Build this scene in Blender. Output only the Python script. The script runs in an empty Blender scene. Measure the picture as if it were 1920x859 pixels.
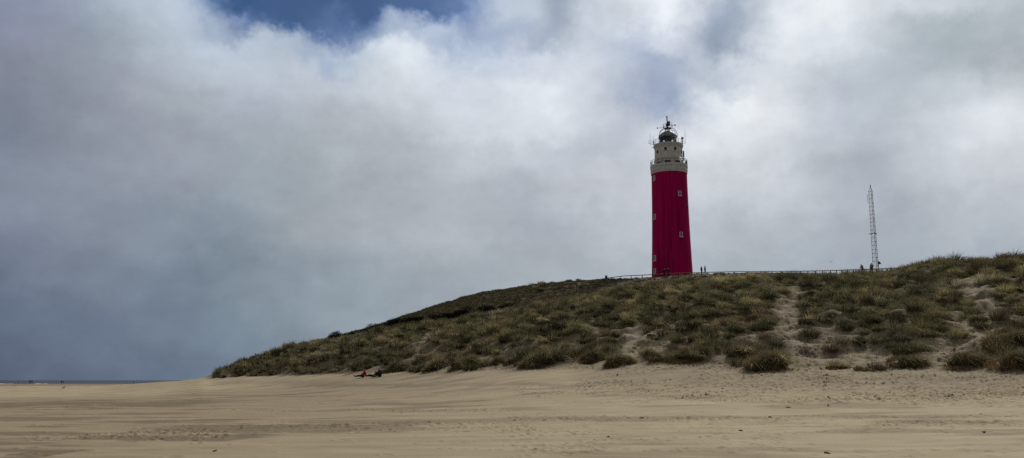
import bpy, bmesh, math, random
import numpy as np
from mathutils import Vector, Matrix, Euler

random.seed(7)
rng = np.random.default_rng(11)
S = bpy.context.scene
COL = S.collection
PI = math.pi

# ------------------------------------------------------------------ survey helpers
F = 1650.0; CX = 960.0; CY = 429.5
PITCH = math.atan(283.5 / F)
cp, sp = math.cos(PITCH), math.sin(PITCH)
EYE = 1.6

def ray(x, y):
    u = (x - CX) / F; v = (CY - y) / F
    d = cp - v * sp
    return u / d, (sp + v * cp) / d            # X/Y, (z-EYE)/Y

def P(x, y, Y):
    s, t = ray(x, y)
    return Vector((s * Y, Y, EYE + t * Y))

# ------------------------------------------------------------------ noise
class Noise:
    def __init__(self, seed):
        r = np.random.default_rng(seed)
        self.p = r.permutation(512)
        a = r.random(512) * 2 * PI
        self.gx, self.gy = np.cos(a), np.sin(a)
    def n(self, x, y):
        xi = np.floor(x).astype(np.int64); yi = np.floor(y).astype(np.int64)
        xf = x - xi; yf = y - yi
        u = xf * xf * xf * (xf * (xf * 6 - 15) + 10); v = yf * yf * yf * (yf * (yf * 6 - 15) + 10)
        def g(ix, iy, dx, dy):
            h = self.p[(self.p[ix & 511] + iy) & 511]
            return self.gx[h] * dx + self.gy[h] * dy
        a = g(xi, yi, xf, yf); b = g(xi + 1, yi, xf - 1, yf)
        c = g(xi, yi + 1, xf, yf - 1); d = g(xi + 1, yi + 1, xf - 1, yf - 1)
        return (a + u * (b - a)) * (1 - v) + (c + u * (d - c)) * v
    def fbm(self, x, y, o=4, g=.5):
        s = 0; a = 1.; f = 1.
        for k in range(o):
            s = s + a * self.n(x * f + 17.3 * k, y * f - 9.1 * k); a *= g; f *= 2.03
        return s * 1.4
N1, N2, N3, N4 = Noise(1), Noise(2), Noise(3), Noise(4)
def sstep(a, b, x):
    t = np.clip((x - a) / (b - a), 0, 1); return t * t * (3 - 2 * t)

# ------------------------------------------------------------------ object helpers
def tag(o, label=None, cat=None, group=None, kind=None):
    if label: o['label'] = label
    if cat: o['category'] = cat
    if group: o['group'] = group
    if kind: o['kind'] = kind
    return o

def empty(name, loc, rz=0, label=None, cat=None, group=None):
    o = bpy.data.objects.new(name, None); COL.objects.link(o)
    o.empty_display_size = .3
    o.location = loc; o.rotation_euler = (0, 0, rz)
    return tag(o, label, cat, group)

def link_mesh(name, me, mat, parent=None, smooth=False):
    o = bpy.data.objects.new(name, me); COL.objects.link(o)
    if mat is not None:
        me.materials.clear(); me.materials.append(mat)
    if smooth:
        me.polygons.foreach_set('use_smooth', np.ones(len(me.polygons), bool))
    if parent is not None: o.parent = parent
    return o

def np_mesh(name, V, polys, loops=None, colors=None):
    """V (n,3); polys: array (m,k) or tuple (loop_verts, loop_starts)"""
    me = bpy.data.meshes.new(name)
    me.vertices.add(len(V)); me.vertices.foreach_set('co', np.ascontiguousarray(V, dtype=np.float32).ravel())
    if isinstance(polys, tuple):
        lv, ls = polys
    else:
        m, k = polys.shape
        lv = polys.ravel(); ls = np.arange(m) * k
    me.loops.add(len(lv)); me.loops.foreach_set('vertex_index', lv.astype(np.int32))
    me.polygons.add(len(ls)); me.polygons.foreach_set('loop_start', ls.astype(np.int32))
    me.update(calc_edges=True)
    if colors is not None:
        a = me.color_attributes.new('tint', 'FLOAT_COLOR', 'POINT')
        c = np.ones((len(V), 4), np.float32); c[:, :colors.shape[1]] = colors
        a.data.foreach_set('color', c.ravel())
    return me

class MB:
    """collects shapes into one mesh"""
    def __init__(self): self.bm = bmesh.new()
    def _xf(self, verts, M):
        for v in verts: v.co = M @ v.co
    def box(self, c, s, rot=None, bevel=0):
        r = bmesh.ops.create_cube(self.bm, size=1)
        M = Matrix.Translation(c) @ (rot if rot else Matrix.Identity(4)) @ Matrix.Diagonal((*s, 1))
        self._xf(r['verts'], M)
        if bevel:
            es = list({e for v in r['verts'] for e in v.link_edges})
            bmesh.ops.bevel(self.bm, geom=es, offset=bevel, segments=1, affect='EDGES')
        return self
    def bar(self, a, b, ra, rb=None, seg=6, cap=True):
        a, b = Vector(a), Vector(b); d = b - a; L = d.length
        if L < 1e-6: return self
        q = d.to_track_quat('Z', 'Y').to_matrix().to_4x4()
        r = bmesh.ops.create_cone(self.bm, cap_ends=cap, segments=seg, radius1=ra, radius2=ra if rb is None else rb, depth=L)
        self._xf(r['verts'], Matrix.Translation((a + b) / 2) @ q)
        return self
    def path(self, pts, r, seg=6):
        for a, b in zip(pts[:-1], pts[1:]): self.bar(a, b, r, seg=seg)
        return self
    def ball(self, c, s, sub=2):
        r = bmesh.ops.create_icosphere(self.bm, subdivisions=sub, radius=1)
        self._xf(r['verts'], Matrix.Translation(c) @ Matrix.Diagonal((*s, 1)))
        return self
    def lathe(self, prof, seg=64, closed=False):
        rings = []
        for (r, z) in prof:
            rings.append([self.bm.verts.new((r * math.cos(2 * PI * k / seg), r * math.sin(2 * PI * k / seg), z)) for k in range(seg)])
        for A, B in zip(rings[:-1], rings[1:]):
            for k in range(seg):
                self.bm.faces.new((A[k], A[(k + 1) % seg], B[(k + 1) % seg], B[k]))
        if closed:
            A, B = rings[-1], rings[0]
            for k in range(seg):
                self.bm.faces.new((A[k], A[(k + 1) % seg], B[(k + 1) % seg], B[k]))
        return self
    def build(self, name, mat, parent=None, smooth=False, recalc=True):
        if recalc: bmesh.ops.recalc_face_normals(self.bm, faces=self.bm.faces)
        me = bpy.data.meshes.new(name); self.bm.to_mesh(me); self.bm.free()
        return link_mesh(name, me, mat, parent, smooth)

# ------------------------------------------------------------------ materials
def new_mat(name):
    m = bpy.data.materials.new(name); m.use_nodes = True
    nt = m.node_tree; b = nt.nodes['Principled BSDF']
    return m, nt, b
def nd(nt, t, **k):
    n = nt.nodes.new(t)
    for a, v in k.items(): setattr(n, a, v)
    return n
def paint(name, col, rough=.6, metal=0, var=.12, scale=3., bump=.0, bscale=30., spec=.4):
    m, nt, b = new_mat(name)
    tc = nd(nt, 'ShaderNodeTexCoord')
    no = nd(nt, 'ShaderNodeTexNoise'); no.inputs['Scale'].default_value = scale; no.inputs['Detail'].default_value = 5
    nt.links.new(tc.outputs['Object'], no.inputs['Vector'])
    r = nd(nt, 'ShaderNodeMapRange'); r.inputs[1].default_value = .3; r.inputs[2].default_value = .7
    r.inputs[3].default_value = 1 - var; r.inputs[4].default_value = 1 + var
    nt.links.new(no.outputs[0], r.inputs[0])
    mx = nd(nt, 'ShaderNodeVectorMath', operation='SCALE'); mx.inputs[0].default_value = col
    nt.links.new(r.outputs[0], mx.inputs['Scale'])
    nt.links.new(mx.outputs[0], b.inputs['Base Color'])
    b.inputs['Roughness'].default_value = rough; b.inputs['Metallic'].default_value = metal
    b.inputs['Specular IOR Level'].default_value = spec
    if bump:
        n2 = nd(nt, 'ShaderNodeTexNoise'); n2.inputs['Scale'].default_value = bscale; n2.inputs['Detail'].default_value = 4
        nt.links.new(tc.outputs['Object'], n2.inputs['Vector'])
        bp = nd(nt, 'ShaderNodeBump'); bp.inputs['Strength'].default_value = bump; bp.inputs['Distance'].default_value = .02
        nt.links.new(n2.outputs[0], bp.inputs['Height']); nt.links.new(bp.outputs[0], b.inputs['Normal'])
    return m

def blade_mat(name, trans=.3, gain=1.):
    m = bpy.data.materials.new(name); m.use_nodes = True
    nt = m.node_tree; nt.nodes.clear()
    out = nd(nt, 'ShaderNodeOutputMaterial')
    at = nd(nt, 'ShaderNodeVertexColor', layer_name='tint')
    no = nd(nt, 'ShaderNodeTexNoise'); no.inputs['Scale'].default_value = .9; no.inputs['Detail'].default_value = 3
    ge = nd(nt, 'ShaderNodeNewGeometry'); nt.links.new(ge.outputs['Position'], no.inputs['Vector'])
    r = nd(nt, 'ShaderNodeMapRange'); r.inputs[1].default_value = .3; r.inputs[2].default_value = .7
    r.inputs[3].default_value = .75 * gain; r.inputs[4].default_value = 1.25 * gain
    nt.links.new(no.outputs[0], r.inputs[0])
    sc = nd(nt, 'ShaderNodeVectorMath', operation='SCALE')
    nt.links.new(at.outputs[0], sc.inputs[0]); nt.links.new(r.outputs[0], sc.inputs['Scale'])
    d = nd(nt, 'ShaderNodeBsdfDiffuse'); t = nd(nt, 'ShaderNodeBsdfTranslucent'); mx = nd(nt, 'ShaderNodeMixShader')
    mx.inputs[0].default_value = trans
    nt.links.new(sc.outputs[0], d.inputs[0]); nt.links.new(sc.outputs[0], t.inputs[0])
    nt.links.new(d.outputs[0], mx.inputs[1]); nt.links.new(t.outputs[0], mx.inputs[2])
    nt.links.new(mx.outputs[0], out.inputs[0])
    return m

M = {}
M['red'] = None
M['grey_stone'] = paint('painted_grey_masonry', (.62, .59, .575), .8, var=.18, scale=1.2, bump=.3)
M['cornice'] = paint('cornice_masonry', (.56, .555, .55), .8, var=.2, scale=1.5, bump=.3)
M['white'] = paint('white_window_paint', (.72, .68, .68), .5, var=.05)
M['dark_metal'] = paint('dark_painted_iron', (.035, .04, .045), .45, .3, var=.2)
M['mid_metal'] = paint('weathered_steel', (.12, .125, .13), .45, .6, var=.2)
M['galv'] = paint('galvanised_steel', (.30, .31, .32), .5, .2, var=.15)
M['roof'] = paint('dark_lead_roof', (.19, .215, .24), .6, .0, var=.25, scale=1.5)
M['glassdark'] = paint('dark_window_glass', (.02, .022, .028), .12, 0, var=.1, spec=.6)
M['void'] = paint('dark_opening', (.012, .012, .013), .8)
M['wood'] = paint('weathered_grey_wood', (.085, .072, .06), .85, var=.25, scale=6)
M['palewood'] = paint('bleached_wood_slats', (.20, .15, .14), .85, var=.25, scale=6)
M['weed'] = paint('dry_seaweed', (.065, .048, .032), .9, var=.3, scale=9, bump=.5)
M['skin'] = paint('skin_tone', (.42, .25, .18), .6)
M['buoy'] = paint('dark_buoy_paint', (.03, .03, .035), .5)
M['feather'] = paint('grey_feathers', (.06, .06, .065), .7)
M['fur'] = paint('white_dog_fur', (.62, .58, .52), .9, bump=.5)
M['blade'] = blade_mat('marram_blades', .15, 1.95)
M['shrub'] = blade_mat('shrub_leaves', .15, .8)

def red_mat():
    m, nt, b = new_mat('crimson_masonry_paint')
    tc = nd(nt, 'ShaderNodeTexCoord')
    mp = nd(nt, 'ShaderNodeMapping'); mp.inputs['Scale'].default_value = (1, 1, .07)
    nt.links.new(tc.outputs['Object'], mp.inputs[0])
    n1 = nd(nt, 'ShaderNodeTexNoise'); n1.inputs['Scale'].default_value = 1.1; n1.inputs['Detail'].default_value = 7; n1.inputs['Roughness'].default_value = .6
    nt.links.new(mp.outputs[0], n1.inputs['Vector'])
    cr = nd(nt, 'ShaderNodeValToRGB')
    e = cr.color_ramp.elements
    e[0].position = .32; e[0].color = (.27, .003, .064, 1)
    e[1].position = .62; e[1].color = (.50, .003, .114, 1)
    nt.links.new(n1.outputs[0], cr.inputs[0])
    # patched squares of repaint
    n2 = nd(nt, 'ShaderNodeTexNoise'); n2.inputs['Scale'].default_value = 4; n2.inputs['Detail'].default_value = 6
    nt.links.new(tc.outputs['Object'], n2.inputs['Vector'])
    r = nd(nt, 'ShaderNodeMapRange'); r.inputs[1].default_value = .3; r.inputs[2].default_value = .75; r.inputs[3].default_value = .80; r.inputs[4].default_value = 1.14
    nt.links.new(n2.outputs[0], r.inputs[0])
    s = nd(nt, 'ShaderNodeVectorMath', operation='SCALE')
    nt.links.new(cr.outputs[0], s.inputs[0]); nt.links.new(r.outputs[0], s.inputs['Scale'])
    nt.links.new(s.outputs[0], b.inputs['Base Color'])
    b.inputs['Roughness'].default_value = .75; b.inputs['Specular IOR Level'].default_value = .05
    bp = nd(nt, 'ShaderNodeBump'); bp.inputs['Strength'].default_value = .35; bp.inputs['Distance'].default_value = .03
    nt.links.new(n2.outputs[0], bp.inputs['Height']); nt.links.new(bp.outputs[0], b.inputs['Normal'])
    return m
M['red'] = red_mat()

def ground_mat():
    m, nt, b = new_mat('dune_sand')
    ge = nd(nt, 'ShaderNodeNewGeometry')
    at = nd(nt, 'ShaderNodeVertexColor', layer_name='tint')      # r: dampness and darker slope sand, g: litter / plant cover, b: shell and grain tone
    sx = nd(nt, 'ShaderNodeSeparateColor'); nt.links.new(at.outputs[0], sx.inputs[0])
    mp = nd(nt, 'ShaderNodeMapping'); mp.inputs['Scale'].default_value = (.35, 1.6, 1)
    nt.links.new(ge.outputs['Position'], mp.inputs[0])
    n1 = nd(nt, 'ShaderNodeTexNoise'); n1.inputs['Scale'].default_value = .5; n1.inputs['Detail'].default_value = 8; n1.inputs['Roughness'].default_value = .62
    nt.links.new(mp.outputs[0], n1.inputs['Vector'])
    cr = nd(nt, 'ShaderNodeValToRGB'); e = cr.color_ramp.elements
    e[0].position = .30; e[0].color = (.280, .229, .147, 1)
    e[1].position = .70; e[1].color = (.335, .277, .187, 1)
    nt.links.new(n1.outputs[0], cr.inputs[0])
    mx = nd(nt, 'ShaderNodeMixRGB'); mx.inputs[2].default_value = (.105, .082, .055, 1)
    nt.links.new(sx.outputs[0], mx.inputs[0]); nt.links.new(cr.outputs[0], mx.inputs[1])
    n3 = nd(nt, 'ShaderNodeTexNoise'); n3.inputs['Scale'].default_value = 2.2; n3.inputs['Detail'].default_value = 5
    nt.links.new(ge.outputs['Position'], n3.inputs['Vector'])
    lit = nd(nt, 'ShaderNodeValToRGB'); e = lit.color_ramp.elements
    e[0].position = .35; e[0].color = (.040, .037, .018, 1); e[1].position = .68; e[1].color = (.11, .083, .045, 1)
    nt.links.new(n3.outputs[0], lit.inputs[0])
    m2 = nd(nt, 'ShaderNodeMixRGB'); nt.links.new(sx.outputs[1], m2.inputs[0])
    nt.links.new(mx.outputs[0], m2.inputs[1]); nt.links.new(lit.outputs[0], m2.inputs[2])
    # grain tone
    s = nd(nt, 'ShaderNodeMapRange'); s.inputs[3].default_value = .87; s.inputs[4].default_value = 1.13
    nt.links.new(sx.outputs[2], s.inputs[0])
    sc = nd(nt, 'ShaderNodeVectorMath', operation='SCALE')
    nt.links.new(m2.outputs[0], sc.inputs[0]); nt.links.new(s.outputs[0], sc.inputs['Scale'])
    nt.links.new(sc.outputs[0], b.inputs['Base Color'])
    b.inputs['Roughness'].default_value = .95; b.inputs['Specular IOR Level'].default_value = .08
    n4 = nd(nt, 'ShaderNodeTexNoise'); n4.inputs['Scale'].default_value = 5; n4.inputs['Detail'].default_value = 6; n4.inputs['Roughness'].default_value = .65
    mp2 = nd(nt, 'ShaderNodeMapping'); mp2.inputs['Scale'].default_value = (.6, 1.6, 1)
    nt.links.new(ge.outputs['Position'], mp2.inputs[0]); nt.links.new(mp2.outputs[0], n4.inputs['Vector'])
    bp = nd(nt, 'ShaderNodeBump'); bp.inputs['Strength'].default_value = .5; bp.inputs['Distance'].default_value = .03
    nt.links.new(n4.outputs[0], bp.inputs['Height']); nt.links.new(bp.outputs[0], b.inputs['Normal'])
    return m
M['sand'] = ground_mat()

def sea_mat():
    m, nt, b = new_mat('grey_sea_water')
    ge = nd(nt, 'ShaderNodeNewGeometry')
    mp = nd(nt, 'ShaderNodeMapping'); mp.inputs['Scale'].default_value = (.05, .35, 1)
    nt.links.new(ge.outputs['Position'], mp.inputs[0])
    n1 = nd(nt, 'ShaderNodeTexNoise'); n1.inputs['Scale'].default_value = .6; n1.inputs['Detail'].default_value = 6
    nt.links.new(mp.outputs[0], n1.inputs['Vector'])
    cr = nd(nt, 'ShaderNodeValToRGB'); e = cr.color_ramp.elements
    e[0].position = .35; e[0].color = (.018, .026, .033, 1); e[1].position = .7; e[1].color = (.034, .044, .052, 1)
    nt.links.new(n1.outputs[0], cr.inputs[0]); nt.links.new(cr.outputs[0], b.inputs['Base Color'])
    b.inputs['Roughness'].default_value = .45; b.inputs['Specular IOR Level'].default_value = .10
    bp = nd(nt, 'ShaderNodeBump'); bp.inputs['Strength'].default_value = 1; bp.inputs['Distance'].default_value = .6
    nt.links.new(n1.outputs[0], bp.inputs['Height']); nt.links.new(bp.outputs[0], b.inputs['Normal'])
    return m
M['sea'] = sea_mat()
M['foam'] = paint('sea_foam', (.72, .75, .76), .8, var=.1, scale=.5)

# ------------------------------------------------------------------ terrain
def knots(rows):
    """rows of (ximg, Y, y or None, z or None) -> az, r, z arrays"""
    out = []
    for x, Y, y, z in rows:
        if z is None:
            s, t = ray(x, y); zz = EYE + t * Y
        else:
            s, t = ray(x, 700); zz = z
        out.append((math.atan(s), Y * math.sqrt(1 + s * s), zz))
    a = np.array(sorted(out)); return a
crest = [(-400,260,None,0),(0,260,None,0),(200,250,None,.1),(300,195,716.5,None),(345,180,714,None),(385,144,707,None),(420,143,694,None),(450,143,682,None),(520,143,659,None),
         (600,142,645,None),(668,142,636,None),(740,142,621,None),(830,140,610,None),(900,139,601,None),(960,139,591,None),(1050,134,570,None),(1140,130,552,None),(1260,126,540,None),
         (1380,118,532,None),(1440,115,531,None),(1520,112,528,None),(1600,108,526,None),(1660,105,521,None),(1700,103,512,None),(1740,102,505,None),(1780,96,502,None),(1830,92,502,None),(1870,90,499,None),(1920,88,496,None),(2300,84,470,None)]
dip = []
for (x, Y, y, z) in crest:
    s, t = ray(x, 700 if y is None else y); zz = z if z is not None else EYE + t * Y
    dY, dz = np.interp(x, [300, 450, 600, 740, 900, 1000, 1140, 1440, 1600, 2300], [12, 7, 7, 7, 6, 8, 8, 8, 8, 10]), np.interp(x, [345, 450, 600, 740, 900, 1000, 1140, 1260, 1440, 1600, 2300], [0, -.8, -1.0, -1.0, -.5, .3, .3, 0, -.2, -.75, -2])
    k = (Y + dY) / Y
    dip.append((math.atan(s), (Y + dY) * math.sqrt(1 + s * s), zz + dz))
K = [
 np.array([(-.8, 10, 0), (.8, 10, 0)]),
 np.array([(-.8, 24, 0), (.8, 22, 0)]),
 knots([(-400,60,None,0),(0,80,None,0),(300,90,None,.1),(385,75,None,.25),(680,50,None,.3),(980,38,None,.25),(1400,34,None,.25),(1920,30,None,.25),(2300,30,None,.25)]),
 knots([(-400,200,None,0),(0,200,None,.02),(200,180,None,.1),(300,150,717.5,None),(345,145,714.5,None),(385,138,709.5,None),(450,122,706,None),(560,105,703,None),(680,92,702,None),(780,84,698,None),
        (860,76,696,None),(980,68,694,None),(1180,62,692,None),(1300,60,691,None),(1440,57,695,None),(1600,55,693,None),(1800,52,698,None),(1920,50,697,None),(2300,48,700,None)]),
 knots([(-400,230,None,0),(0,230,None,0),(200,220,None,.1),(300,175,716.5,None),(345,165,714,None),(385,140.5,708.5,None),(450,130,692,None),(560,118,670,None),(680,110,652,None),(800,103,642,None),
        (980,84,624,None),(1260,75,609,None),(1440,71,603,None),(1640,68,600,None),(1800,65,592,None),(1920,62,587,None),(2300,58,580,None)]),
 knots(crest),
 np.array(sorted(dip)),
 knots([(-400,300,None,0),(0,300,None,0),(200,290,None,0),(300,230,None,.4),(345,215,None,.6),(385,175,None,1.2),(450,165,None,2.0),(600,168,None,6.5),(640,170,629,None),(668,171,622,None),(720,178,608,None),(800,185,580,None),
        (900,190,551,None),(1000,192,537,None),(1080,190,531,None),(1140,184,528,None),(1222,176,524.5,None),(1270,175,521,None),(1300,174,518,None),(1380,172,516.5,None),(1440,168,517,None),(1520,157,516,None),
        (1600,140,515.5,None),(1680,132,515,None),(1780,124,510,None),(1920,118,505,None),(2300,112,500,None)]),
 knots([(-400,340,None,0),(0,340,None,0),(300,300,None,0),(385,235,None,.2),(600,240,None,2),(800,250,None,7),(1000,250,None,14),(1140,240,None,19),(1260,225,None,21.5),(1440,220,None,20.5),(1640,200,None,16),(1920,180,None,12),(2300,180,None,12)]),
 knots([(-400,385,None,-.02),(600,385,None,0),(900,385,None,2),(1200,385,None,6),(2300,385,None,7)]),
 knots([(-400,455,None,-.7),(600,455,None,-.7),(900,455,None,0),(1200,460,None,3),(2300,460,None,5)]),
 knots([(-400,1500,None,-3),(600,1500,None,-3),(1200,1500,None,0),(2300,1500,None,3)]),
 np.array([(-.8, 9000, -6), (.8, 9000, -4)]),
]
AZ0, AZ1, NA = -.60, .60, 1360
az_f = np.linspace(AZ0, AZ1, NA)
az_l = -.60 - np.array([PI - .60]) * np.linspace(0, 1, 140)[1:][::-1] ** 1.6
az_r = .60 + (PI - .60) * np.linspace(0, 1, 140)[1:-1] ** 1.6
AZ = np.concatenate([az_l, az_f, az_r]); IA0 = len(az_l)
R = np.concatenate([np.linspace(.6, 14, 28)[:-1], np.arange(14, 72, .125), np.arange(72, 215, .31), np.geomspace(215, 9000, 75)])
na, nr = len(AZ), len(R)
KR = np.zeros((len(K), na)); KZ = np.zeros((len(K), na))
azc = np.clip(AZ, -.68, .68)
for i, k in enumerate(K):
    KR[i] = np.interp(azc, k[:, 0], k[:, 1]); KZ[i] = np.interp(azc, k[:, 0], k[:, 2])
back = sstep(1.0, 2.4, np.abs(AZ))
KZ[3:] = KZ[3:] * (1 - back) ** 1
ker = np.exp(-.5 * (np.arange(-18, 19) / 7.) ** 2); ker /= ker.sum()
for i in range(len(K)):
    for A in (KR, KZ):
        seg = np.pad(A[i], 18, mode='edge'); A[i] = np.convolve(seg, ker, 'valid')
def pchip(x, y, xi):
    h = np.diff(x); d = np.diff(y) / h
    m = np.zeros_like(y)
    w1 = 2 * h[1:] + h[:-1]; w2 = h[1:] + 2 * h[:-1]
    ok = d[:-1] * d[1:] > 0
    with np.errstate(divide='ignore', invalid='ignore'):
        hm = (w1 + w2) / (w1 / d[:-1] + w2 / d[1:])
    m[1:-1] = np.where(ok, hm, 0); m[0] = d[0]; m[-1] = d[-1]
    i = np.clip(np.searchsorted(x, xi) - 1, 0, len(x) - 2)
    t = np.clip((xi - x[i]) / h[i], 0, 1)
    return ((1 + 2 * t) * (1 - t) ** 2) * y[i] + t * (1 - t) ** 2 * h[i] * m[i] + t * t * (3 - 2 * t) * y[i + 1] + t * t * (t - 1) * h[i] * m[i + 1]
Z = np.zeros((nr, na))
for j in range(na): Z[:, j] = pchip(KR[:, j], KZ[:, j], R)
XX = R[:, None] * np.sin(AZ)[None]; YY = R[:, None] * np.cos(AZ)[None]
rf, rm, rc, rs, rb = KR[3][None], KR[4][None], KR[5][None], KR[7][None], KR[8][None]
RR = R[:, None]
VF = (RR - rf) / (rm - rf)                                  # 0 at the dune foot, 1 at mid slope
leftness = sstep(math.atan(ray(430, 700)[0]), math.atan(ray(375, 700)[0]), AZ)[None]   # 1 where there is no dune
azA = AZ[None]; calm = .72 * sstep(.8, .97, RR / rc) * sstep(math.atan(ray(980, 520)[0]), math.atan(ray(1120, 520)[0]), azA) * (1 - sstep(math.atan(ray(1690, 500)[0]), math.atan(ray(1760, 500)[0]), azA))
calm = np.maximum(calm, .6 * sstep(.9, 1.0, RR / rc) * (azA < .3))
dune = sstep(-.15, .35, VF) * (1 - leftness) * (1 - sstep(260, 330, RR))
Z += dune * (.40 * N1.fbm(XX / 13, YY / 13, 2) + .34 * N2.fbm(XX / 4.4, YY / 4.0, 2) + .48 * (.4 + .6 * sstep(.15, .9, VF)) * N3.fbm(XX / 2.3, YY / 2.1, 2)) * (1 - calm)
low = 0 * sstep(-.1, .15, VF) * (1 - sstep(.8, 1.4, VF)) * (1 - leftness)
Z += low * .55 * np.maximum(0, N4.fbm(XX / 3.1 + 40, YY / 3.6, 2) + .05)      # hummocks that the clumps sit on
near = sstep(3, 16, RR) * (1 - sstep(300, 380, RR))
wob = N2.fbm(XX / 30, YY / 30, 2)
Z += near * (1 - dune) * (.026 * N1.fbm(XX / 18 + wob, YY / 5.5 + .4 * wob, 3) + .008 * N3.fbm(XX / 1.2, YY / .6, 3))

def gidx(x, y):
    r = np.hypot(x, y); a = np.arctan2(x, y)
    fr = np.interp(r, R, np.arange(nr)); fa = np.interp(a, AZ, np.arange(na))
    return fr, fa
def bil(G, x, y):
    fr, fa = gidx(np.asarray(x, float), np.asarray(y, float))
    i = np.clip(fr.astype(int), 0, nr - 2); j = np.clip(fa.astype(int), 0, na - 2)
    u = fr - i; v = fa - j
    return G[i, j] * (1 - u) * (1 - v) + G[i + 1, j] * u * (1 - v) + G[i, j + 1] * (1 - u) * v + G[i + 1, j + 1] * u * v
def zat(x, y): return float(bil(Z, x, y))
def hit(x, y):
    """where the sight line through photo point (x, y) meets the ground"""
    s, t = ray(x, y); a = math.atan(s); j = int(round(np.interp(a, AZ, np.arange(na))))
    tt = t * math.cos(a)
    m = (Z[:, j] > EYE + R * tt) & (R > 12)
    k = int(np.argmax(m)) if m.any() else nr - 1
    r = R[k]; return np.array([r * math.sin(a), r * math.cos(a)])

# trodden lines and bare ground
def line(pts): return [hit(*p) for p in pts]
path1 = line([(1498,541),(1470,560),(1462,578),(1478,600),(1488,633),(1500,655),(1512,675),(1525,697)])
path2 = line([(1815,528),(1833,560),(1862,592),(1850,620),(1828,642),(1790,662),(1745,684)])
path3 = line([(803,627),(799,640),(788,660),(770,682)])
path4 = line([(1190,618),(1190,640),(1196,660),(1190,684)])
path5 = line([(950,668),(935,684)])
path6 = line([(1700,612),(1660,622)])
def dist_line(x, y, pts):
    d = np.full(np.shape(x), 1e9)
    for a, b in zip(pts[:-1], pts[1:]):
        ab = b - a; L = max(1e-6, float(ab @ ab))
        t = np.clip(((x - a[0]) * ab[0] + (y - a[1]) * ab[1]) / L, 0, 1)
        d = np.minimum(d, np.hypot(x - a[0] - t * ab[0], y - a[1] - t * ab[1]))
    return d
PATHS = [(path1, .85), (path2, .85), (path3, .85), (path4, .8), (path5, 1.0), (path6, .5)]
BARE = [(hit(1530, 676), 2.4), (hit(1500, 692), 2.2), (hit(1048, 662), 2.0), (hit(1140, 684), 2.2), (hit(1222, 660), 2.0), (hit(892, 682), 1.5), (hit(1740, 690), 2.5), (hit(1556, 640), 1.0), (hit(1800, 584), .9), (hit(1815, 526), 1.3), (hit(1350, 690), 1.5), (hit(1380, 655), .9)]
def bareness(x, y):
    b = np.zeros(np.shape(x))
    wn = N3.fbm(x / 1.3, y / 1.3, 3) * .95
    for pts, w in PATHS: b = np.maximum(b, 1 - sstep(.6, 1.5, dist_line(x, y, pts) / w + wn))
    for c, rad in BARE: b = np.maximum(b, 1 - sstep(.75, 1.2, np.hypot(x - c[0], y - c[1]) / rad + wn))
    return b

# named tussocks on the open sand: (x, y of base, width m, height m, label)
HERO = [
 (1436, 693, 2.3, 1.9, 'large drooping marram clump on the sand, just left of the trodden path'),
 (1809, 692, 2.0, 1.15, 'round low marram clump alone on bare sand, second from the right edge'),
 (1893, 692, 2.2, 1.4, 'big dark marram clump at the dune foot, farthest right'),
 (1574, 692, 1.3, .45, 'small flat sparse clump of grass on smooth sand right of the trodden path'),
 (1625, 696, .9, .3, 'tiny clump of grass, lowest on the sand between path and lone round clump'),
 (1700, 684, 2.2, .8, 'wide low clump of marram in front of the dense grass below the lattice mast'),
 (1008, 686, 2.9, 1.5, 'broad yellow-green clump of marram at the dune foot just left of a bare sand gap'),
 (1103, 675, 2.1, 1.0, 'brown and green clump of marram between two bare sand gaps at the dune foot'),
 (1162, 688, 2.0, 1.3, 'dark overhanging clump of marram on an eroded edge left of the lighthouse'),
 (1287, 678, 2.6, 1.2, 'wide dark clump of marram at the foot of the dune straight below the lighthouse'),
 (1395, 668, 1.9, 1.0, 'brownish clump of marram behind and left of the large drooping clump'),
 (742, 696, 2.6, 1.2, 'dark clump of marram just right of the two people sitting in the sand'),
 (817, 692, 2.0, 1.1, 'upright clump of marram right of the narrow sandy gully on the left slope'),
 (922, 686, 1.7, 1.1, 'slim clump of marram between two sand gullies at the left dune foot'),
 (872, 688, 2.3, 1.2, 'green clump of marram on the left dune foot, between the gully and the slim clump'),
 (1880, 655, 1.9, 1.2, 'clump of marram right of the sandy path, directly above the far right clump'),
]
HP = []
for (x, y, w, h, lab) in HERO:
    p = hit(x, y); HP.append((p, w, h, lab))
    d2 = ((XX - p[0]) ** 2 + (YY - p[1] - .3) ** 2) / (w * .45) ** 2
    Z += .28 * h * np.exp(-d2)

# footprints
def pits(pts, depth, size):
    for (x, y) in pts:
        r = math.hypot(x, y); a = math.atan2(x, y)
        if not (15 < r < 150 and AZ0 < a < AZ1): continue
        w = .5
        i0, i1 = np.searchsorted(R, [r - w, r + w]); j0, j1 = np.searchsorted(AZ, [a - w / r, a + w / r])
        th = random.random() * PI; dx = XX[i0:i1, j0:j1] - x; dy = YY[i0:i1, j0:j1] - y
        ux = dx * math.cos(th) + dy * math.sin(th); uy = -dx * math.sin(th) + dy * math.cos(th)
        s = size * random.uniform(.7, 1.3)
        q = (ux / s) ** 2 + (uy / (s * .6)) ** 2
        dd = depth * random.uniform(.5, 1.3)
        Z[i0:i1, j0:j1] += -dd * np.exp(-q) + .45 * dd * np.exp(-(np.sqrt(q) - 1.7) ** 2 / .25)
pt = []
for pts, w in PATHS[:2]:
    for a, b in zip(pts[:-1], pts[1:]):
        n = int(np.linalg.norm(b - a) * 5)
        for _ in range(n):
            t = random.random(); q = a + (b - a) * t; pt.append((q[0] + random.gauss(0, .4), q[1] + random.gauss(0, .3)))
e = hit(1525, 697); f_ = hit(1560, 722)
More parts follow.
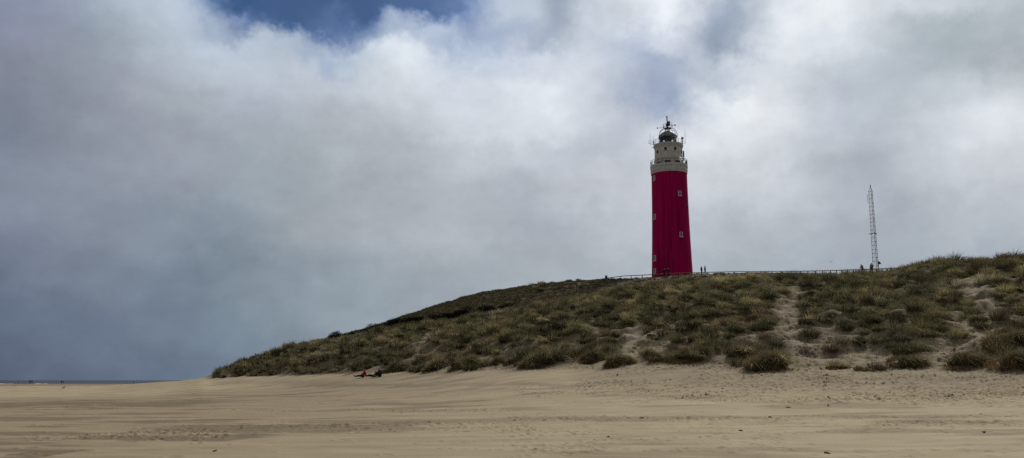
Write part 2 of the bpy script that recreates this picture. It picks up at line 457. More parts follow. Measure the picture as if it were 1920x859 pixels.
for _ in range(60):
    t = random.random(); q = e + (f_ - e) * t; pt.append((q[0] + random.gauss(0, .4), q[1] + random.gauss(0, .4)))
pits(pt, .10, .16)
pt = []
for _ in range(6500):                                       # trampled band along the dune foot
    xi = random.uniform(1080, 1960); a = math.atan(ray(xi, 705)[0])
    rr = float(np.interp(a, AZ, KR[3])); dr = random.uniform(-17, 1.5)
    x, y = (rr + dr) * math.sin(a), (rr + dr) * math.cos(a)
    dens = .35 + .9 * N2.fbm(np.array(x / 6.), np.array(y / 4.), 2) + .3 * sstep(1200, 1600, xi) - .035 * max(0, -dr - 9)
    if random.random() < dens: pt.append((x, y))
pits(pt, .085, .14)
pt = []
for _ in range(3000):                                       # scuffed sand among the clumps low on the slope
    xi = random.uniform(700, 1960); a = math.atan(ray(xi, 680)[0]); r0, r1 = float(np.interp(a, AZ, KR[3])), float(np.interp(a, AZ, KR[4]))
    rr = r0 + (r1 - r0) * random.uniform(-.05, .9); pt.append((rr * math.sin(a), rr * math.cos(a)))
pits(pt, .07, .15)
pt = []
for _ in range(46):                                         # single tracks over the open beach
    a = random.uniform(-.15, .56); r0 = random.uniform(20, 55); th = random.gauss(0, .25) + (0 if random.random() < .8 else 1.2)
    x, y = r0 * math.sin(a), r0 * math.cos(a)
    for k in range(random.randint(3, 16)):
        x += .62 * math.cos(th); y += .62 * math.sin(th) ; th += random.gauss(0, .12)
        pt.append((x + random.gauss(0, .06), y + random.gauss(0, .08)))
for (xa, xb, yl, sy_, n_) in [(960,1500,786,3,260),(1300,1500,752,2,60),(1350,1500,753,1,40),(1500,1900,783,1.5,120),(1640,1920,795,3,180),(1480,1720,745,6,150),(960,1200,733,6,240),(1300,1480,820,10,40),(980,1130,840,8,50),(440,1000,800,5,260),(430,560,770,2,60),(640,950,770,1.5,120),(240,420,812,6,160),(60,420,820,3,120),(930,1100,812,5,60)]:
    for _ in range(n_):                                     # scoured patches with rough, pitted sand
        xi = random.uniform(xa, xb); q = hit(xi, yl + random.gauss(0, sy_)); pt.append((q[0], q[1]))
for _ in range(260):
    a = random.uniform(-.5, .56); r0 = random.uniform(17, 60); pt.append((r0 * math.sin(a), r0 * math.cos(a)))
pits(pt, .05, .13)

# surface attributes: dampness and darker slope sand, plant litter, tone
damp_dark = np.zeros((nr, na))
def streak(x0, x1, y, hpx, amt, taper=.25, rough=.6):
    """long wind-scoured damp strip lying across the beach"""
    p0, p1 = hit(x0, y), hit(x1, y)
    yc = .5 * (p0[1] + p1[1]); hw = abs(hit((x0 + x1) / 2, y - hpx)[1] - yc)
    t = (XX - p0[0]) / (p1[0] - p0[0])
    env = sstep(0, taper, t) * (1 - sstep(1 - taper, 1, t))
    c = p0[1] + (p1[1] - p0[1]) * np.clip(t, 0, 1)
    nz = N1.fbm(XX / 5., YY / 2.2, 4, .6)
    d = np.abs(YY - c + hw * .8 * nz) / (hw * (.25 + .75 * env) + 1e-6)
    global damp_dark
    damp_dark = np.maximum(damp_dark, amt * env * (1 - sstep(.55, 1.15, d + rough * .5 * N3.fbm(XX / 1.1, YY / .7, 3))))
streak(-60, 470, 755, 4, .5); streak(-200, 260, 786, 4, .35); streak(70, 560, 821, 6, .6); streak(230, 860, 803, 8, .42, .2, .9)
streak(450, 1100, 790, 4, .3); streak(900, 1500, 783, 3, .28); streak(300, 700, 742, 2, .3); streak(560, 980, 770, 3, .25)
streak(15, 130, 851, 7, .5, .15); streak(900, 1250, 733, 5, .35); streak(1080, 1330, 742, 4, .35); streak(1550, 2000, 808, 4, .35)
streak(1300, 2000, 783, 2, .35); streak(850, 1150, 724, 2, .35); streak(500, 900, 722, 2, .3);streak(380, 700, 716, 2, .3)
lowfreq = N2.fbm(XX / 9. + 3, YY / 3.2, 4, .55)
damp_dark = np.maximum(damp_dark, .38 * sstep(.15, .55, lowfreq) * (1 - dune))
wet = sstep(255, 300, RR) * (1 - dune)
damp_dark = np.maximum(damp_dark, .62 * wet)
damp_dark = damp_dark + .62 * sstep(9, -14, XX) * (1 - sstep(80, 110, RR)) * .6 * (1 - dune)
band = sstep(-17, -4, RR - rf) * (1 - sstep(0, 4, RR - rf)) * sstep(.02, .12, AZ)[None] * .38
damp_dark = np.clip(np.maximum(damp_dark, band), 0, .8)
bare = bareness(XX, YY)
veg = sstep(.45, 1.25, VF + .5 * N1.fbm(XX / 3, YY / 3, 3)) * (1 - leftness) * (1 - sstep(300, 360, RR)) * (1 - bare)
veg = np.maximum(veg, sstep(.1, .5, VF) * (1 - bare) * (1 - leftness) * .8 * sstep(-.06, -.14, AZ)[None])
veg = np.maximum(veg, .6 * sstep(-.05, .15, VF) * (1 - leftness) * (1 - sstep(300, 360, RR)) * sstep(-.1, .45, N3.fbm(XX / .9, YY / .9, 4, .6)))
damp_dark = np.clip(np.maximum(damp_dark, .40 * sstep(-.12, .1, VF) * (1 - leftness)), 0, .8)  # sand made evenly darker over the whole dune slope
tone = np.clip(.5 + .45 * N4.fbm(XX / 2.5, YY / 1.0, 5, .6) + .15 * N2.fbm(XX / 14, YY / 5, 2), 0, 1)

Z += .016 * np.clip(damp_dark * 2, 0, 1) * (1 - dune) * (1 - wet) * N4.fbm(XX / 1.4, YY / .5, 3, .6)
V = np.stack([XX, YY, Z], -1).reshape(-1, 3)
i, j = np.meshgrid(np.arange(nr - 1), np.arange(na), indexing='ij')
j2 = (j + 1) % na
quads = np.stack([i * na + j, i * na + j2, (i + 1) * na + j2, (i + 1) * na + j], -1).reshape(-1, 4)[:, ::-1]
V = np.concatenate([V, [[0, 0, float(Z[0].mean())]]])
cidx = len(V) - 1
tri = np.stack([np.full(na, cidx), (np.arange(na) + 1) % na, np.arange(na)], -1)
lv = np.concatenate([quads.ravel(), tri.ravel()])
ls = np.concatenate([np.arange(len(quads)) * 4, len(quads) * 4 + np.arange(na) * 3])
C = np.stack([damp_dark, veg, tone], -1).reshape(-1, 3); C = np.concatenate([C, [[0, 0, .5]]])
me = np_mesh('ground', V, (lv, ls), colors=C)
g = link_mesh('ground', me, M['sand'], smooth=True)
tag(g, 'pale wind-blown sand of the beach rising into the dune', 'sand', kind='structure')

# ------------------------------------------------------------------ sea
SEA = -.25
mb = MB(); bmesh.ops.create_grid(mb.bm, x_segments=2, y_segments=2, size=20000)
o = mb.build('sea', M['sea']); o.location = (0, 20000 + 300, SEA)
tag(o, 'dark grey strip of sea along the horizon', 'sea', kind='structure')
# surf: low foaming wave crests
def surf(x0, x1, Yc, w, h, label):
    pts = []; n = 160
    X0, X1 = ray(x0, 719)[0] * Yc, ray(x1, 719)[0] * Yc
    V_, Q = [], []
    for k in range(n + 1):
        t = k / n; X = X0 + (X1 - X0) * t
        env = math.sin(PI * min(1, max(0, t))) ** .35
        hh = h * env * (.6 + .6 * float(N1.fbm(np.array(X / 3.), np.array(Yc / 9.), 3)) + .3)
        hh = max(.01, hh); yo = 2.2 * float(N2.fbm(np.array(X / 25.), np.array(2.), 2))
        for m_, (dy, dz) in enumerate([(-w, -.3), (-w * .5, hh * .55), (0, hh), (w * .45, hh * .5), (w, -.3)]):
            V_.append((X, Yc + yo + dy, SEA + dz))
    for k in range(n):
        for m_ in range(4): Q.append((k * 5 + m_, k * 5 + m_ + 1, (k + 1) * 5 + m_ + 1, (k + 1) * 5 + m_))
    o = link_mesh('wave_foam', np_mesh('wave_foam', np.array(V_), np.array(Q)), M['foam'], smooth=True)
    tag(o, label, 'surf', kind='stuff')
surf(-260, 36, 428, 1.2, .32, 'white breaking wave at the far left edge of the shore')
surf(63, 92, 430, 1.0, .25, 'short white breaking wave just right of the walkers on the shore')
surf(96, 300, 434, .6, .07, 'thin pale line of foam along the water edge')

# ------------------------------------------------------------------ grass
PAL = np.array([(.112, .098, .052), (.086, .081, .044), (.165, .142, .088), (.104, .082, .052), (.092, .087, .064), (.195, .168, .115), (.068, .067, .035)])
def blades(cx, cy, cz, n, rad, hgt, wid, col, lean=(.18, 0), spread=.75, seed=0, droop=.5, jit=(.6, 1.45), straw_p=.14):
    """mop-shaped clumps: upright blades in the heart, arching ones towards the rim; n blades per clump"""
    m = len(cx); r = np.random.default_rng(seed)
    tot = m * n
    ang = r.random(tot) * 2 * PI; rr = np.sqrt(r.random(tot))
    rep = lambda a: np.repeat(np.broadcast_to(np.asarray(a, float), (m,)), n)
    RAD, HG, WD = rep(rad), rep(hgt), rep(wid)
    bx = rep(cx) + RAD * rr * np.cos(ang); by = rep(cy) + RAD * rr * np.sin(ang); bz = rep(cz)
    L = HG * r.uniform(.72, 1.12, tot) * (1.0 - .12 * rr)
    tip = np.where(r.random(tot) < .06, 1.25, 1.0); L = L * tip
    out = spread * rr ** 1.3 * r.uniform(.55, 1.2, tot)
    lnx, lny = rep(1.), rep(1.)
    cl = r.normal(0, .10, (2, m)); cl0, cl1 = np.repeat(cl[0], n), np.repeat(cl[1], n)
    lx = out * np.cos(ang) + lean[0] + cl0 + r.normal(0, .08, tot); ly = out * np.sin(ang) + lean[1] + cl1 + r.normal(0, .08, tot)
    nrm = np.sqrt(lx * lx + ly * ly + 1)
    dx, dy, dz = lx / nrm, ly / nrm, 1 / nrm
    mx, my, mz = bx + dx * L * .55, by + dy * L * .55, bz + dz * L * .55
    k = droop * r.uniform(.6, 1.3, tot)
    tx = mx + (dx + lx * k * .7) * L * .45; ty = my + (dy + ly * k * .7) * L * .45; tz = mz + (dz - k * .85 * np.hypot(lx, ly)) * L * .45
    wa = r.random(tot) * 2 * PI; wx, wy = np.cos(wa) * WD * .5, np.sin(wa) * WD * .5
    VV = np.empty((tot, 5, 3), np.float32)
    bz0 = bz - .12
    VV[:, 0] = np.stack([bx - wx, by - wy, bz0], -1); VV[:, 1] = np.stack([bx + wx, by + wy, bz0], -1)
    VV[:, 2] = np.stack([mx + wx * .85, my + wy * .85, mz], -1); VV[:, 3] = np.stack([mx - wx * .85, my - wy * .85, mz], -1)
    VV[:, 4] = np.stack([tx, ty, tz], -1)
    base = np.arange(tot) * 5
    LV = np.stack([base, base + 1, base + 2, base + 3, base + 3, base + 2, base + 4], -1).ravel()
    LS = (np.arange(tot)[:, None] * 7 + np.array([0, 4])).ravel()
    cc = np.repeat(col, n, 0) * r.uniform(jit[0], jit[1], (tot, 1))
    sp_ = np.repeat(np.clip(r.normal(straw_p, straw_p * .8, m), 0, .6), n)
    straw = r.random(tot) < sp_; cc[straw] = cc[straw] * .35 + np.array([.22, .19, .12]) * .65
    CC = np.repeat(cc[:, None], 5, 1).reshape(-1, 3)
    return VV.reshape(-1, 3), LV, LS, CC
def merge_build(name, parts, mat, label, cat, kind=None, group=None):
    vo = lo = 0; Vs, Ls, Ss, Cs = [], [], [], []
    for (v, l, s, c) in parts:
        Vs.append(v); Ls.append(l + vo); Ss.append(s + lo); Cs.append(c); vo += len(v); lo += len(l)
    me = np_mesh(name, np.concatenate(Vs), (np.concatenate(Ls), np.concatenate(Ss)), colors=np.concatenate(Cs))
    o = link_mesh(name, me, mat); return tag(o, label, cat, group, kind)

def kr(i, a): return np.interp(a, AZ, KR[i])
def sample(n, r0, r1):
    a = rng.uniform(-.605, .605, n); t = rng.random(n)
    r = np.sqrt(r0 ** 2 + t * (r1 ** 2 - r0 ** 2))
    return a, r
def left_d(a): return sstep(-.07, -.14, a)
def jgrid(sp):
    gx, gy = np.meshgrid(np.arange(-125, 125, sp), np.arange(44, 205, sp)); gx = gx + sp * rng.uniform(-.45, .45, gx.shape); gy = gy + sp * rng.uniform(-.45, .45, gy.shape)
    gx, gy = gx.ravel(), gy.ravel(); aa = np.arctan2(gx, gy); k = np.abs(aa) < .605; return gx[k], gy[k]
def fields(x, y):
    r = np.hypot(x, y); a = np.arctan2(x, y)
    vf = (r - kr(3, a)) / (kr(4, a) - kr(3, a)); crr = r / kr(5, a)
    ln = np.interp(a, AZ, leftness[0]); left_dense = sstep(-.07, -.14, a)
    nz = N4.fbm(x / 3.1 + 40, y / 3.6, 2); nz2 = N2.fbm(x / 9., y / 9., 2)      # nz is the field of the hummocks
    thr = .05 + .60 * sstep(0.0, .8, vf) + .5 * sstep(.9, 1.3, vf) + .45 * left_dense * sstep(.05, .2, vf)
    ok = (vf + (.16 + .22 * sstep(-.05, .05, a)) * N1.fbm(x / 2.8, y / 2.8, 2) > .02 + .07 * sstep(-.05, .05, a)) & (ln < .5) & (nz + .5 * nz2 + .10 * rng.normal(size=len(a)) > -thr + .02)
    ok &= rng.random(len(a)) > bareness(x, y) * 1.05
    for (p, w, h, lab) in HP: ok &= np.hypot(x - p[0], y - p[1]) > w * .38
    xi_az = math.atan(ray(1130, 540)[0])
    heath_zone = (crr > 1.02 + .02 * rng.normal(size=len(a))) & (a < xi_az - .03 + .035 * rng.normal(size=len(a)))
    beyond = r > kr(7, a) + 9
    return r, a, vf, crr, ln, nz, nz2, ok, heath_zone, beyond
x, y = jgrid(1.12)
r, a, vf, crr, ln, nz, nz2, ok, heath_zone, beyond = fields(x, y)
hm_ = N3.fbm(x / 2.3, y / 2.1, 2); ok &= (hm_ > -.14 - .30 * sstep(.3, 1.3, vf) - .12 * left_d(a) + .08 * rng.normal(size=len(a)))
g1 = ok & ~heath_zone & ~beyond & (crr < 1.65)
X1, Y1, A1, R1, VF1 = x[g1], y[g1], a[g1], r[g1], vf[g1]
Z1 = bil(Z, X1, Y1)
print('marram clumps', len(X1))
colmix = N1.fbm(X1 / 5., Y1 / 5., 3) + .35 * rng.normal(size=len(X1))
dry = sstep(1.4, .2, VF1) * .3
ids = np.clip((colmix * 2.2 + 2.4 - dry * 2 + rng.normal(0, .8, len(X1))), 0, 5.99).astype(int)
order = np.array([3, 6, 1, 0, 4, 2])
col = PAL[order[ids]] * np.exp(np.clip(rng.normal(0, .48, len(X1)), -1.1, .62))[:, None] * (1 + .6 * np.clip(N3.fbm(X1 / 7 + 9, Y1 / 7, 2), -.8, .9))[:, None] * (.72 + .28 * sstep(.2, 1.3, VF1))[:, None]
strawspot = np.exp(-((X1 - hit(1812, 530)[0]) ** 2 + (Y1 - hit(1812, 530)[1]) ** 2) / 4.)
col = col * (1 - strawspot[:, None]) + np.array([.30, .27, .18]) * strawspot[:, None]
hum = N3.fbm(X1 / 2.3, Y1 / 2.1, 2); H = .74 + .15 * np.clip(nz[g1], -.5, 1) + .60 * np.clip(hum, -.35, .7) + rng.normal(0, .17, len(X1))
ridge = sstep(.90, 1.12, R1 / kr(5, A1)) * sstep(math.atan(ray(1000, 520)[0]), math.atan(ray(1140, 520)[0]), A1) * (1 - sstep(math.atan(ray(1690, 500)[0]), math.atan(ray(1760, 500)[0]), A1))
H *= 1 - .74 * ridge
tallspot = np.exp(-((A1 - math.atan(ray(1785, 490)[0])) / .022) ** 2) * sstep(.9, .97, R1 / kr(5, A1)) * (R1 / kr(5, A1) < 1.08)
H *= 1 + .55 * tallspot
H = np.clip(H, .16, 1.6)
parts = []
for (lo, hi, n, w, sd) in [(0, 72, 420, .019, 1), (72, 100, 260, .026, 2), (100, 140, 150, .036, 3), (140, 260, 90, .05, 4)]:
    s = (R1 >= lo) & (R1 < hi)
    if s.any(): parts.append(blades(X1[s], Y1[s], Z1[s], n, .22 + .20 * H[s], H[s] * .95, w * rng.uniform(.8, 1.2, s.sum()), col[s], (.48, -.06), 1.45, sd, 1.05))

# thin young shoots between the clumps
x3, y3 = jgrid(.8); f3 = fields(x3, y3); k3 = f3[7] & ~f3[8] & ~f3[9] & (f3[3] < 1.2) & (f3[0] < 150); X3, Y3 = x3[k3], y3[k3]
c3 = PAL[rng.choice([0, 2, 3], k3.sum())] * np.exp(rng.normal(0, .3, k3.sum()))[:, None]
parts.append(blades(X3, Y3, bil(Z, X3, Y3), 12, .35, np.full(len(X3), .32), .022, c3, (.2, 0), 1.0, 8))
x, y = jgrid(.62)
r, a, vf, crr, ln, nz, nz2, ok, heath_zone, beyond = fields(x, y)
merge_build('marram_grass', parts, M['blade'], 'olive and straw-coloured marram grass covering the sandy dune slope', 'grass', 'stuff')
# heath on the back dune
g2 = (~beyond) & heath_zone & (ln < .3)
X2, Y2, R2, A2 = x[g2], y[g2], r[g2], a[g2]; Z2 = bil(Z, X2, Y2)
print('heath clumps', len(X2))
cm = N1.fbm(X2 / 4., Y2 / 2.5, 4)[:, None]
c2 = np.array([.085, .074, .040]) + (np.array([.150, .128, .070]) - np.array([.085, .074, .040])) * np.clip(cm + .4, 0, 1) + rng.normal(0, .006, (len(X2), 1))
c2 = np.clip(c2, .01, .3)
c2[rng.random(len(X2)) < .03] = (.20, .18, .08)
merge_build('heath_cover', [blades(X2, Y2, Z2, 22, .42, np.clip(.30 + .2 * cm[:, 0], .12, .6), .055, c2, (.05, 0), 1.1, 9, .3)], M['shrub'],
            'low dark brown-green heath covering the smooth back dune', 'heath', 'stuff')

# ------------------------------------------------------------------ named tussocks
for q, (p, w, h, lab) in enumerate(HP):
    m = int(8 * w * w)
    aa = rng.random(m) * 2 * PI; lobes = rng.uniform(-.42, .42, (6, 2)) * w * np.array([1, .8]); lr = rng.uniform(.07, .20, 6) * w; lh = rng.uniform(.35, 1.25, 6); li = rng.choice(6, m, p=np.array([.28, .24, .18, .14, .10, .06]))
    r2 = np.sqrt(rng.random(m)) * lr[li]
    hx, hy = p[0] + lobes[li, 0] + r2 * np.cos(aa), p[1] + lobes[li, 1] * .8 + r2 * np.sin(aa)
    hz = bil(Z, hx, hy)
    hh = h * .88 * lh[li] * rng.uniform(.55, 1.2, m)
    cs = PAL[rng.choice([0, 2, 3, 6, 1], m, p=[.3, .15, .25, .15, .15])] * np.exp(rng.normal(0, .3, m))[:, None]
    pr = blades(hx - p[0], hy - p[1], hz - zat(*p), 150, .22, hh, .019, cs, (.50, -.10), 1.4, 100 + q, 1.1)
    # dead skirt hanging over the edge
    sk = int(7 * w); aa = rng.random(sk) * 2 * PI
    sx, sy = p[0] + w * .46 * np.cos(aa), p[1] + w * .40 * np.sin(aa)
    ps = blades(sx - p[0], sy - p[1], bil(Z, sx, sy) - zat(*p), 60, .25, np.full(sk, h * .35), .02, np.tile([[.10, .062, .028]], (sk, 1)), (.1, 0), 1.5, 200 + q, 1.1)
    o = merge_build('marram_tussock', [pr, ps], M['blade'], lab, 'grass clump', group='marram clumps standing on the sand at the dune foot')
    o.location = (p[0], p[1], zat(*p))

# ------------------------------------------------------------------ shrubs
def leaves(centers, radii, n, size, base, seed, spiky=0.):
    r = np.random.default_rng(seed); k = r.integers(0, len(centers), n)
    d = r.normal(size=(n, 3)); d /= np.linalg.norm(d, axis=1)[:, None]
    rad = r.random(n) ** .4
    p = np.array(centers)[k] + d * np.array(radii)[k] * rad[:, None]
    if spiky: p[:, 2] += spiky * r.random(n) ** 4 
    u = r.normal(size=(n, 3)); u /= np.linalg.norm(u, axis=1)[:, None]
    w = np.cross(u, r.normal(size=(n, 3))); w /= np.linalg.norm(w, axis=1)[:, None]
    s = size * r.uniform(.6, 1.4, (n, 1))
    Vv = np.stack([p - u * s, p + w * s * .5, p + u * s, p - w * s * .5], 1).reshape(-1, 3)
    Q = np.arange(n * 4).reshape(-1, 4)
    c = np.array(base) * r.uniform(.55, 1.5, (n, 1))
    return Vv, Q.ravel(), np.arange(n) * 4, np.repeat(c, 4, 0)
def shrub(x, y, Y, wpx, hpx, label, base=(.030, .032, .016), n=900, spiky=0., seed=0, sticks=8):
    pt_ = P(x, y, Y); gz = zat(pt_.x, pt_.y)
    w = wpx * Y / F; h = hpx * Y / F
    e = empty('shrub', (pt_.x, pt_.y, gz), 0, label, 'shrub')
    top = max(.3, P(x, y - hpx, Y).z - gz)
    r = np.random.default_rng(seed)
    nb = 9
    cs = [(r.uniform(-.4, .4) * w, r.uniform(-.3, .3) * w, top * r.uniform(.35, .75)) for _ in range(nb)]
    rs_ = [(w * r.uniform(.15, .28), w * r.uniform(.15, .28), top * r.uniform(.22, .32)) for _ in range(nb)]
    v, l, s_, c = leaves(cs, rs_, n, .09, base, seed, spiky)
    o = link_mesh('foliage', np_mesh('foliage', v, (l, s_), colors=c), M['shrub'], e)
    mb = MB()
    for k in range(sticks):
        c0 = cs[k % nb]; mb.bar((c0[0] * .25, c0[1] * .25, -.15), (c0[0] * 1.2, c0[1], c0[2] + top * (.25 + spiky * .4)), .025, .008, 4)
    mb.build('branches', M['wood'], e)
    return e
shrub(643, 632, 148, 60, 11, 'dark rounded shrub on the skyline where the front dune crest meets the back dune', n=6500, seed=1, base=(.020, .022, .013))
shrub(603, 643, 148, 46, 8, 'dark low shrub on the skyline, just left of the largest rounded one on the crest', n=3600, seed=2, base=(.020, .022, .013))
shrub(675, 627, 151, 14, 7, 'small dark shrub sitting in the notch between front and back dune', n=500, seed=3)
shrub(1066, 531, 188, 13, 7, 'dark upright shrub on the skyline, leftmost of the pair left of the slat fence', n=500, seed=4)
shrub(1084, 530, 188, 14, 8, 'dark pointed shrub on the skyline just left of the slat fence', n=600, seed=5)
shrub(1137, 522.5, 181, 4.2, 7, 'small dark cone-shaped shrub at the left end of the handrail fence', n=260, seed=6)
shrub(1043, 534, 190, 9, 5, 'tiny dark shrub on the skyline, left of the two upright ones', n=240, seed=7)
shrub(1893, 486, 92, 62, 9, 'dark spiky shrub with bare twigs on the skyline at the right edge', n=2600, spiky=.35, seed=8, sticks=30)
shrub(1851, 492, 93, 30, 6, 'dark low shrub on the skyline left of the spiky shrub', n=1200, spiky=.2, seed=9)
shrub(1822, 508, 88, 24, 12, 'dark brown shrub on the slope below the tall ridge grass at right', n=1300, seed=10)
# thicket in the dip behind the front crest: one mass
cs, rs_ = [], []
for k in range(270):
    xi = random.uniform(596, 985); aa = math.atan(ray(xi, 600)[0])
    rr = float(kr(5, aa)) + random.uniform(3.0, 8); X_, Y_ = rr * math.sin(aa), rr * math.cos(aa)
    hh_ = float(np.interp(xi, [596, 650, 740, 900, 985], [1.3, 1.2, 2.5, 2.6, 1.4])); cs.append((X_, Y_, zat(X_, Y_) + hh_ * random.uniform(.3, 1.0))); rs_.append((random.uniform(.8, 1.5), random.uniform(.8, 1.4), random.uniform(.4, .75)))
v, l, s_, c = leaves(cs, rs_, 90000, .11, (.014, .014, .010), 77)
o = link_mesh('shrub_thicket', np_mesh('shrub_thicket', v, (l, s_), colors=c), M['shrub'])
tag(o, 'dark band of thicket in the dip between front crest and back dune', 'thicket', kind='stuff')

# ------------------------------------------------------------------ lighthouse
TY = 205.0
base = P(1260.5, 515, TY); TZ = 22.0
tower = empty('lighthouse', (base.x, base.y, TZ), 0, 'tall crimson round lighthouse with grey upper gallery and dark domed lantern on the dune top', 'lighthouse')
def hz(y): return EYE + ray(1256, y)[1] * TY - TZ          # height above base
def wm(px, y):
    z = EYE + ray(1256, y)[1] * TY
    return px * (TY * cp + (z - EYE) * sp) / F
cam_dir = math.atan2(-base.y, -base.x)                      # towards the viewer, from the tower axis
def around(frac):                                           # angle for a horizontal offset fraction seen from the beach (+ right)
    return cam_dir + math.asin(frac)
def zf(y, frac=0.): return hz(y)
r515, r324 = wm(76, 515) / 2, wm(65.5, 326) / 2
z324 = hz(326)
prof = []
zz0 = hz(515)
for k in range(25):
    t = k / 24; z = -1.0 + (z324 + 1.0) * t
    tt = (z - zz0) / (z324 - zz0)
    rr = r515 + (r324 - r515) * tt + .12 * max(0, -tt) ** 1 - .10 * math.sin(PI * np.clip(tt, 0, 1))
    prof.append((rr, z))
MB().lathe(prof, 96).build('tower_shaft', M['red'], tower, True)
def shaft_r(z):
    return float(np.interp(z, [p_[1] for p_ in prof], [p_[0] for p_ in prof]))
zc0, zc1, zc2 = z324, hz(318), hz(312)
rc_ = wm(69.5, 316) / 2
MB().lathe([(r324 - .2, zc0 - .25), (r324 + .10, zc0 - .25), (r324 + .14, zc0 + .1), (r324 + .22, zc0 + .6), (rc_ - .12, zc1), (rc_ - .12, zc1 + .12), (rc_, zc1 + .14), (rc_, zc2), (rc_ - .1, zc2 + .02), (1, zc2 + .03)], 96).build('cornice', M['cornice'], tower, False)
# upper tower
ru = wm(52, 290) / 2; zt = hz(279)
MB().lathe([(ru + .12, zc2 + .03), (ru + .12, zc2 + .5), (ru, zc2 + .55), (ru - .02, hz(303)), (ru + .10, hz(302)), (ru + .10, hz(300)), (ru - .01, hz(299)), (ru - .05, zt)], 72).build('upper_tower', M['grey_stone'], tower, False)
rg = wm(55, 275) / 2; zg = hz(272.5)
MB().lathe([(ru - .1, zt - .02), (ru + .05, zt - .02), (rg - .12, zt + .35), (rg, zt + .37), (rg, zg), (rg - .1, zg + .02), (.5, zg + .03)], 72).build('upper_cornice', M['cornice'], tower, False)
def ring(mb, r, z, rad, seg=48):
    pts = [(r * math.cos(2 * PI * k / seg), r * math.sin(2 * PI * k / seg), z) for k in range(seg + 1)]
    mb.path(pts, rad, 5)
def railing(name, r, z0, h, n, prad, lean=0):
    mb = MB()
    for k in range(n):
        a_ = 2 * PI * k / n + .05
        mb.bar((r * math.cos(a_), r * math.sin(a_), z0), ((r + lean) * math.cos(a_), (r + lean) * math.sin(a_), z0 + h), prad, seg=5)
    for q in (.36, .68, 1.): ring(mb, r + lean * q, z0 + h * q, prad * (.7 if q < 1 else 1.1))
    return mb.build(name, M['dark_metal'], tower)
railing('lower_railing', rc_ - .1, zc2, 1.22, 26, .035)
railing('upper_railing', rg - .08, zg, 1.08, 18, .035, .08)
# windows
def framed(frac, y, w, h, deep=.10, frame=True):
    z = hz(y); a_ = around(frac); r = shaft_r(z)
    f = MB(); t = .10
    for (dx, dz, sx, sz) in [(-w / 2 + t / 2, 0, t, h), (w / 2 - t / 2, 0, t, h), (0, h / 2 - t / 2, w - 2 * t, t), (0, -h / 2 + t / 2, w - 2 * t, t)]:
        f.box((0.04, dx, dz), (.16, sx, sz))
    f.box((.10, 0, -h / 2 - .05), (.30, w + .12, .10))
    fo = f.build('window', M['white'], tower)
    fo.location = (r * math.cos(a_), r * math.sin(a_), z); fo.rotation_euler = (0, 0, a_)
    p = MB(); p.box((-.03, 0, 0), (.10, w - 2 * t, h - 2 * t)); p.build('pane', M['glassdark'], fo)
    b_ = MB(); b_.box((.035, 0, .0), (.04, .045, h - 2 * t)); b_.box((.034, 0, .12), (.035, w - 2 * t, .045)); b_.build('glazing_bar', M['white'], fo)
framed(18.2 / 34, 369, .80, 1.15); framed(18.5 / 36, 445, .80, 1.15)
for yy, hh in ((337, 1.2), (409, 1.2), (486, 1.25)): framed(-.83, yy, .74, hh)
framed(-.83, 511, .8, 1.4)
def dark_win(frac, y, w, h, r0):
    z = hz(y); a_ = around(frac)
    f = MB(); f.box((0, 0, h / 2 + .04), (.12, w + .16, .08)); f.box((0, 0, -h / 2 - .04), (.16, w + .16, .08)); f.box((0, w / 2 + .04, 0), (.12, .08, h)); f.box((0, -w / 2 - .04, 0), (.12, .08, h))
    fo = f.build('window', M['cornice'], tower)
    fo.location = (r0 * math.cos(a_), r0 * math.sin(a_), z); fo.rotation_euler = (0, 0, a_)
    p = MB(); p.box((-.03, 0, 0), (.10, w, h)); p.build('pane', M['void'], fo)
for fr_, yy in ((-.78, 288), (-.2, 284.7), (.48, 284.7), (.93, 288)): dark_win(fr_, yy, .55, .75, ru - .05)
for fr_, yy in ((-.7, 309.5), (-.08, 308.5), (.6, 308.5)): dark_win(fr_, yy, 1.3, .45, ru + .10)
# brackets under the little ledge
for k in range(14):
    a_ = 2 * PI * k / 14; z = hz(303)
    MB().box(((ru + .08) * math.cos(a_), (ru + .08) * math.sin(a_), z - .22), (.26, .22, .42), Matrix.Rotation(a_, 4, 'Z')).build('bracket', M['grey_stone'], tower)
# lantern
rl = wm(31, 262) / 2; zl0 = zg + .03; zl1 = hz(258.5)
mb = MB()
for k in range(12):
    a_ = 2 * PI * k / 12
    mb.bar((rl * math.cos(a_), rl * math.sin(a_), zl0), (rl * math.cos(a_), rl * math.sin(a_), zl1), .06, seg=5)
ring(mb, rl, zl0 + .15, .09); ring(mb, rl, (zl0 + zl1) / 2, .035); ring(mb, rl, zl1, .09)
lan = mb.build('lantern_frame', M['dark_metal'], tower)
def glass_mat():
    m = bpy.data.materials.new('lantern_glass'); m.use_nodes = True; nt = m.node_tree; nt.nodes.clear()
    o_ = nd(nt, 'ShaderNodeOutputMaterial'); t = nd(nt, 'ShaderNodeBsdfTransparent'); t.inputs[0].default_value = (.82, .86, .88, 1)
    g_ = nd(nt, 'ShaderNodeBsdfGlossy'); g_.inputs['Roughness'].default_value = .05; mx = nd(nt, 'ShaderNodeMixShader')
    fz = nd(nt, 'ShaderNodeFresnel'); nt.links.new(fz.outputs[0], mx.inputs[0])
    nt.links.new(t.outputs[0], mx.inputs[1]); nt.links.new(g_.outputs[0], mx.inputs[2]); nt.links.new(mx.outputs[0], o_.inputs[0]); return m
MB().lathe([(rl - .03, zl0 + .2), (rl - .03, zl1 - .05)], 24).build('lantern_glass', glass_mat(), tower, True)
rk = wm(13, 265) / 2
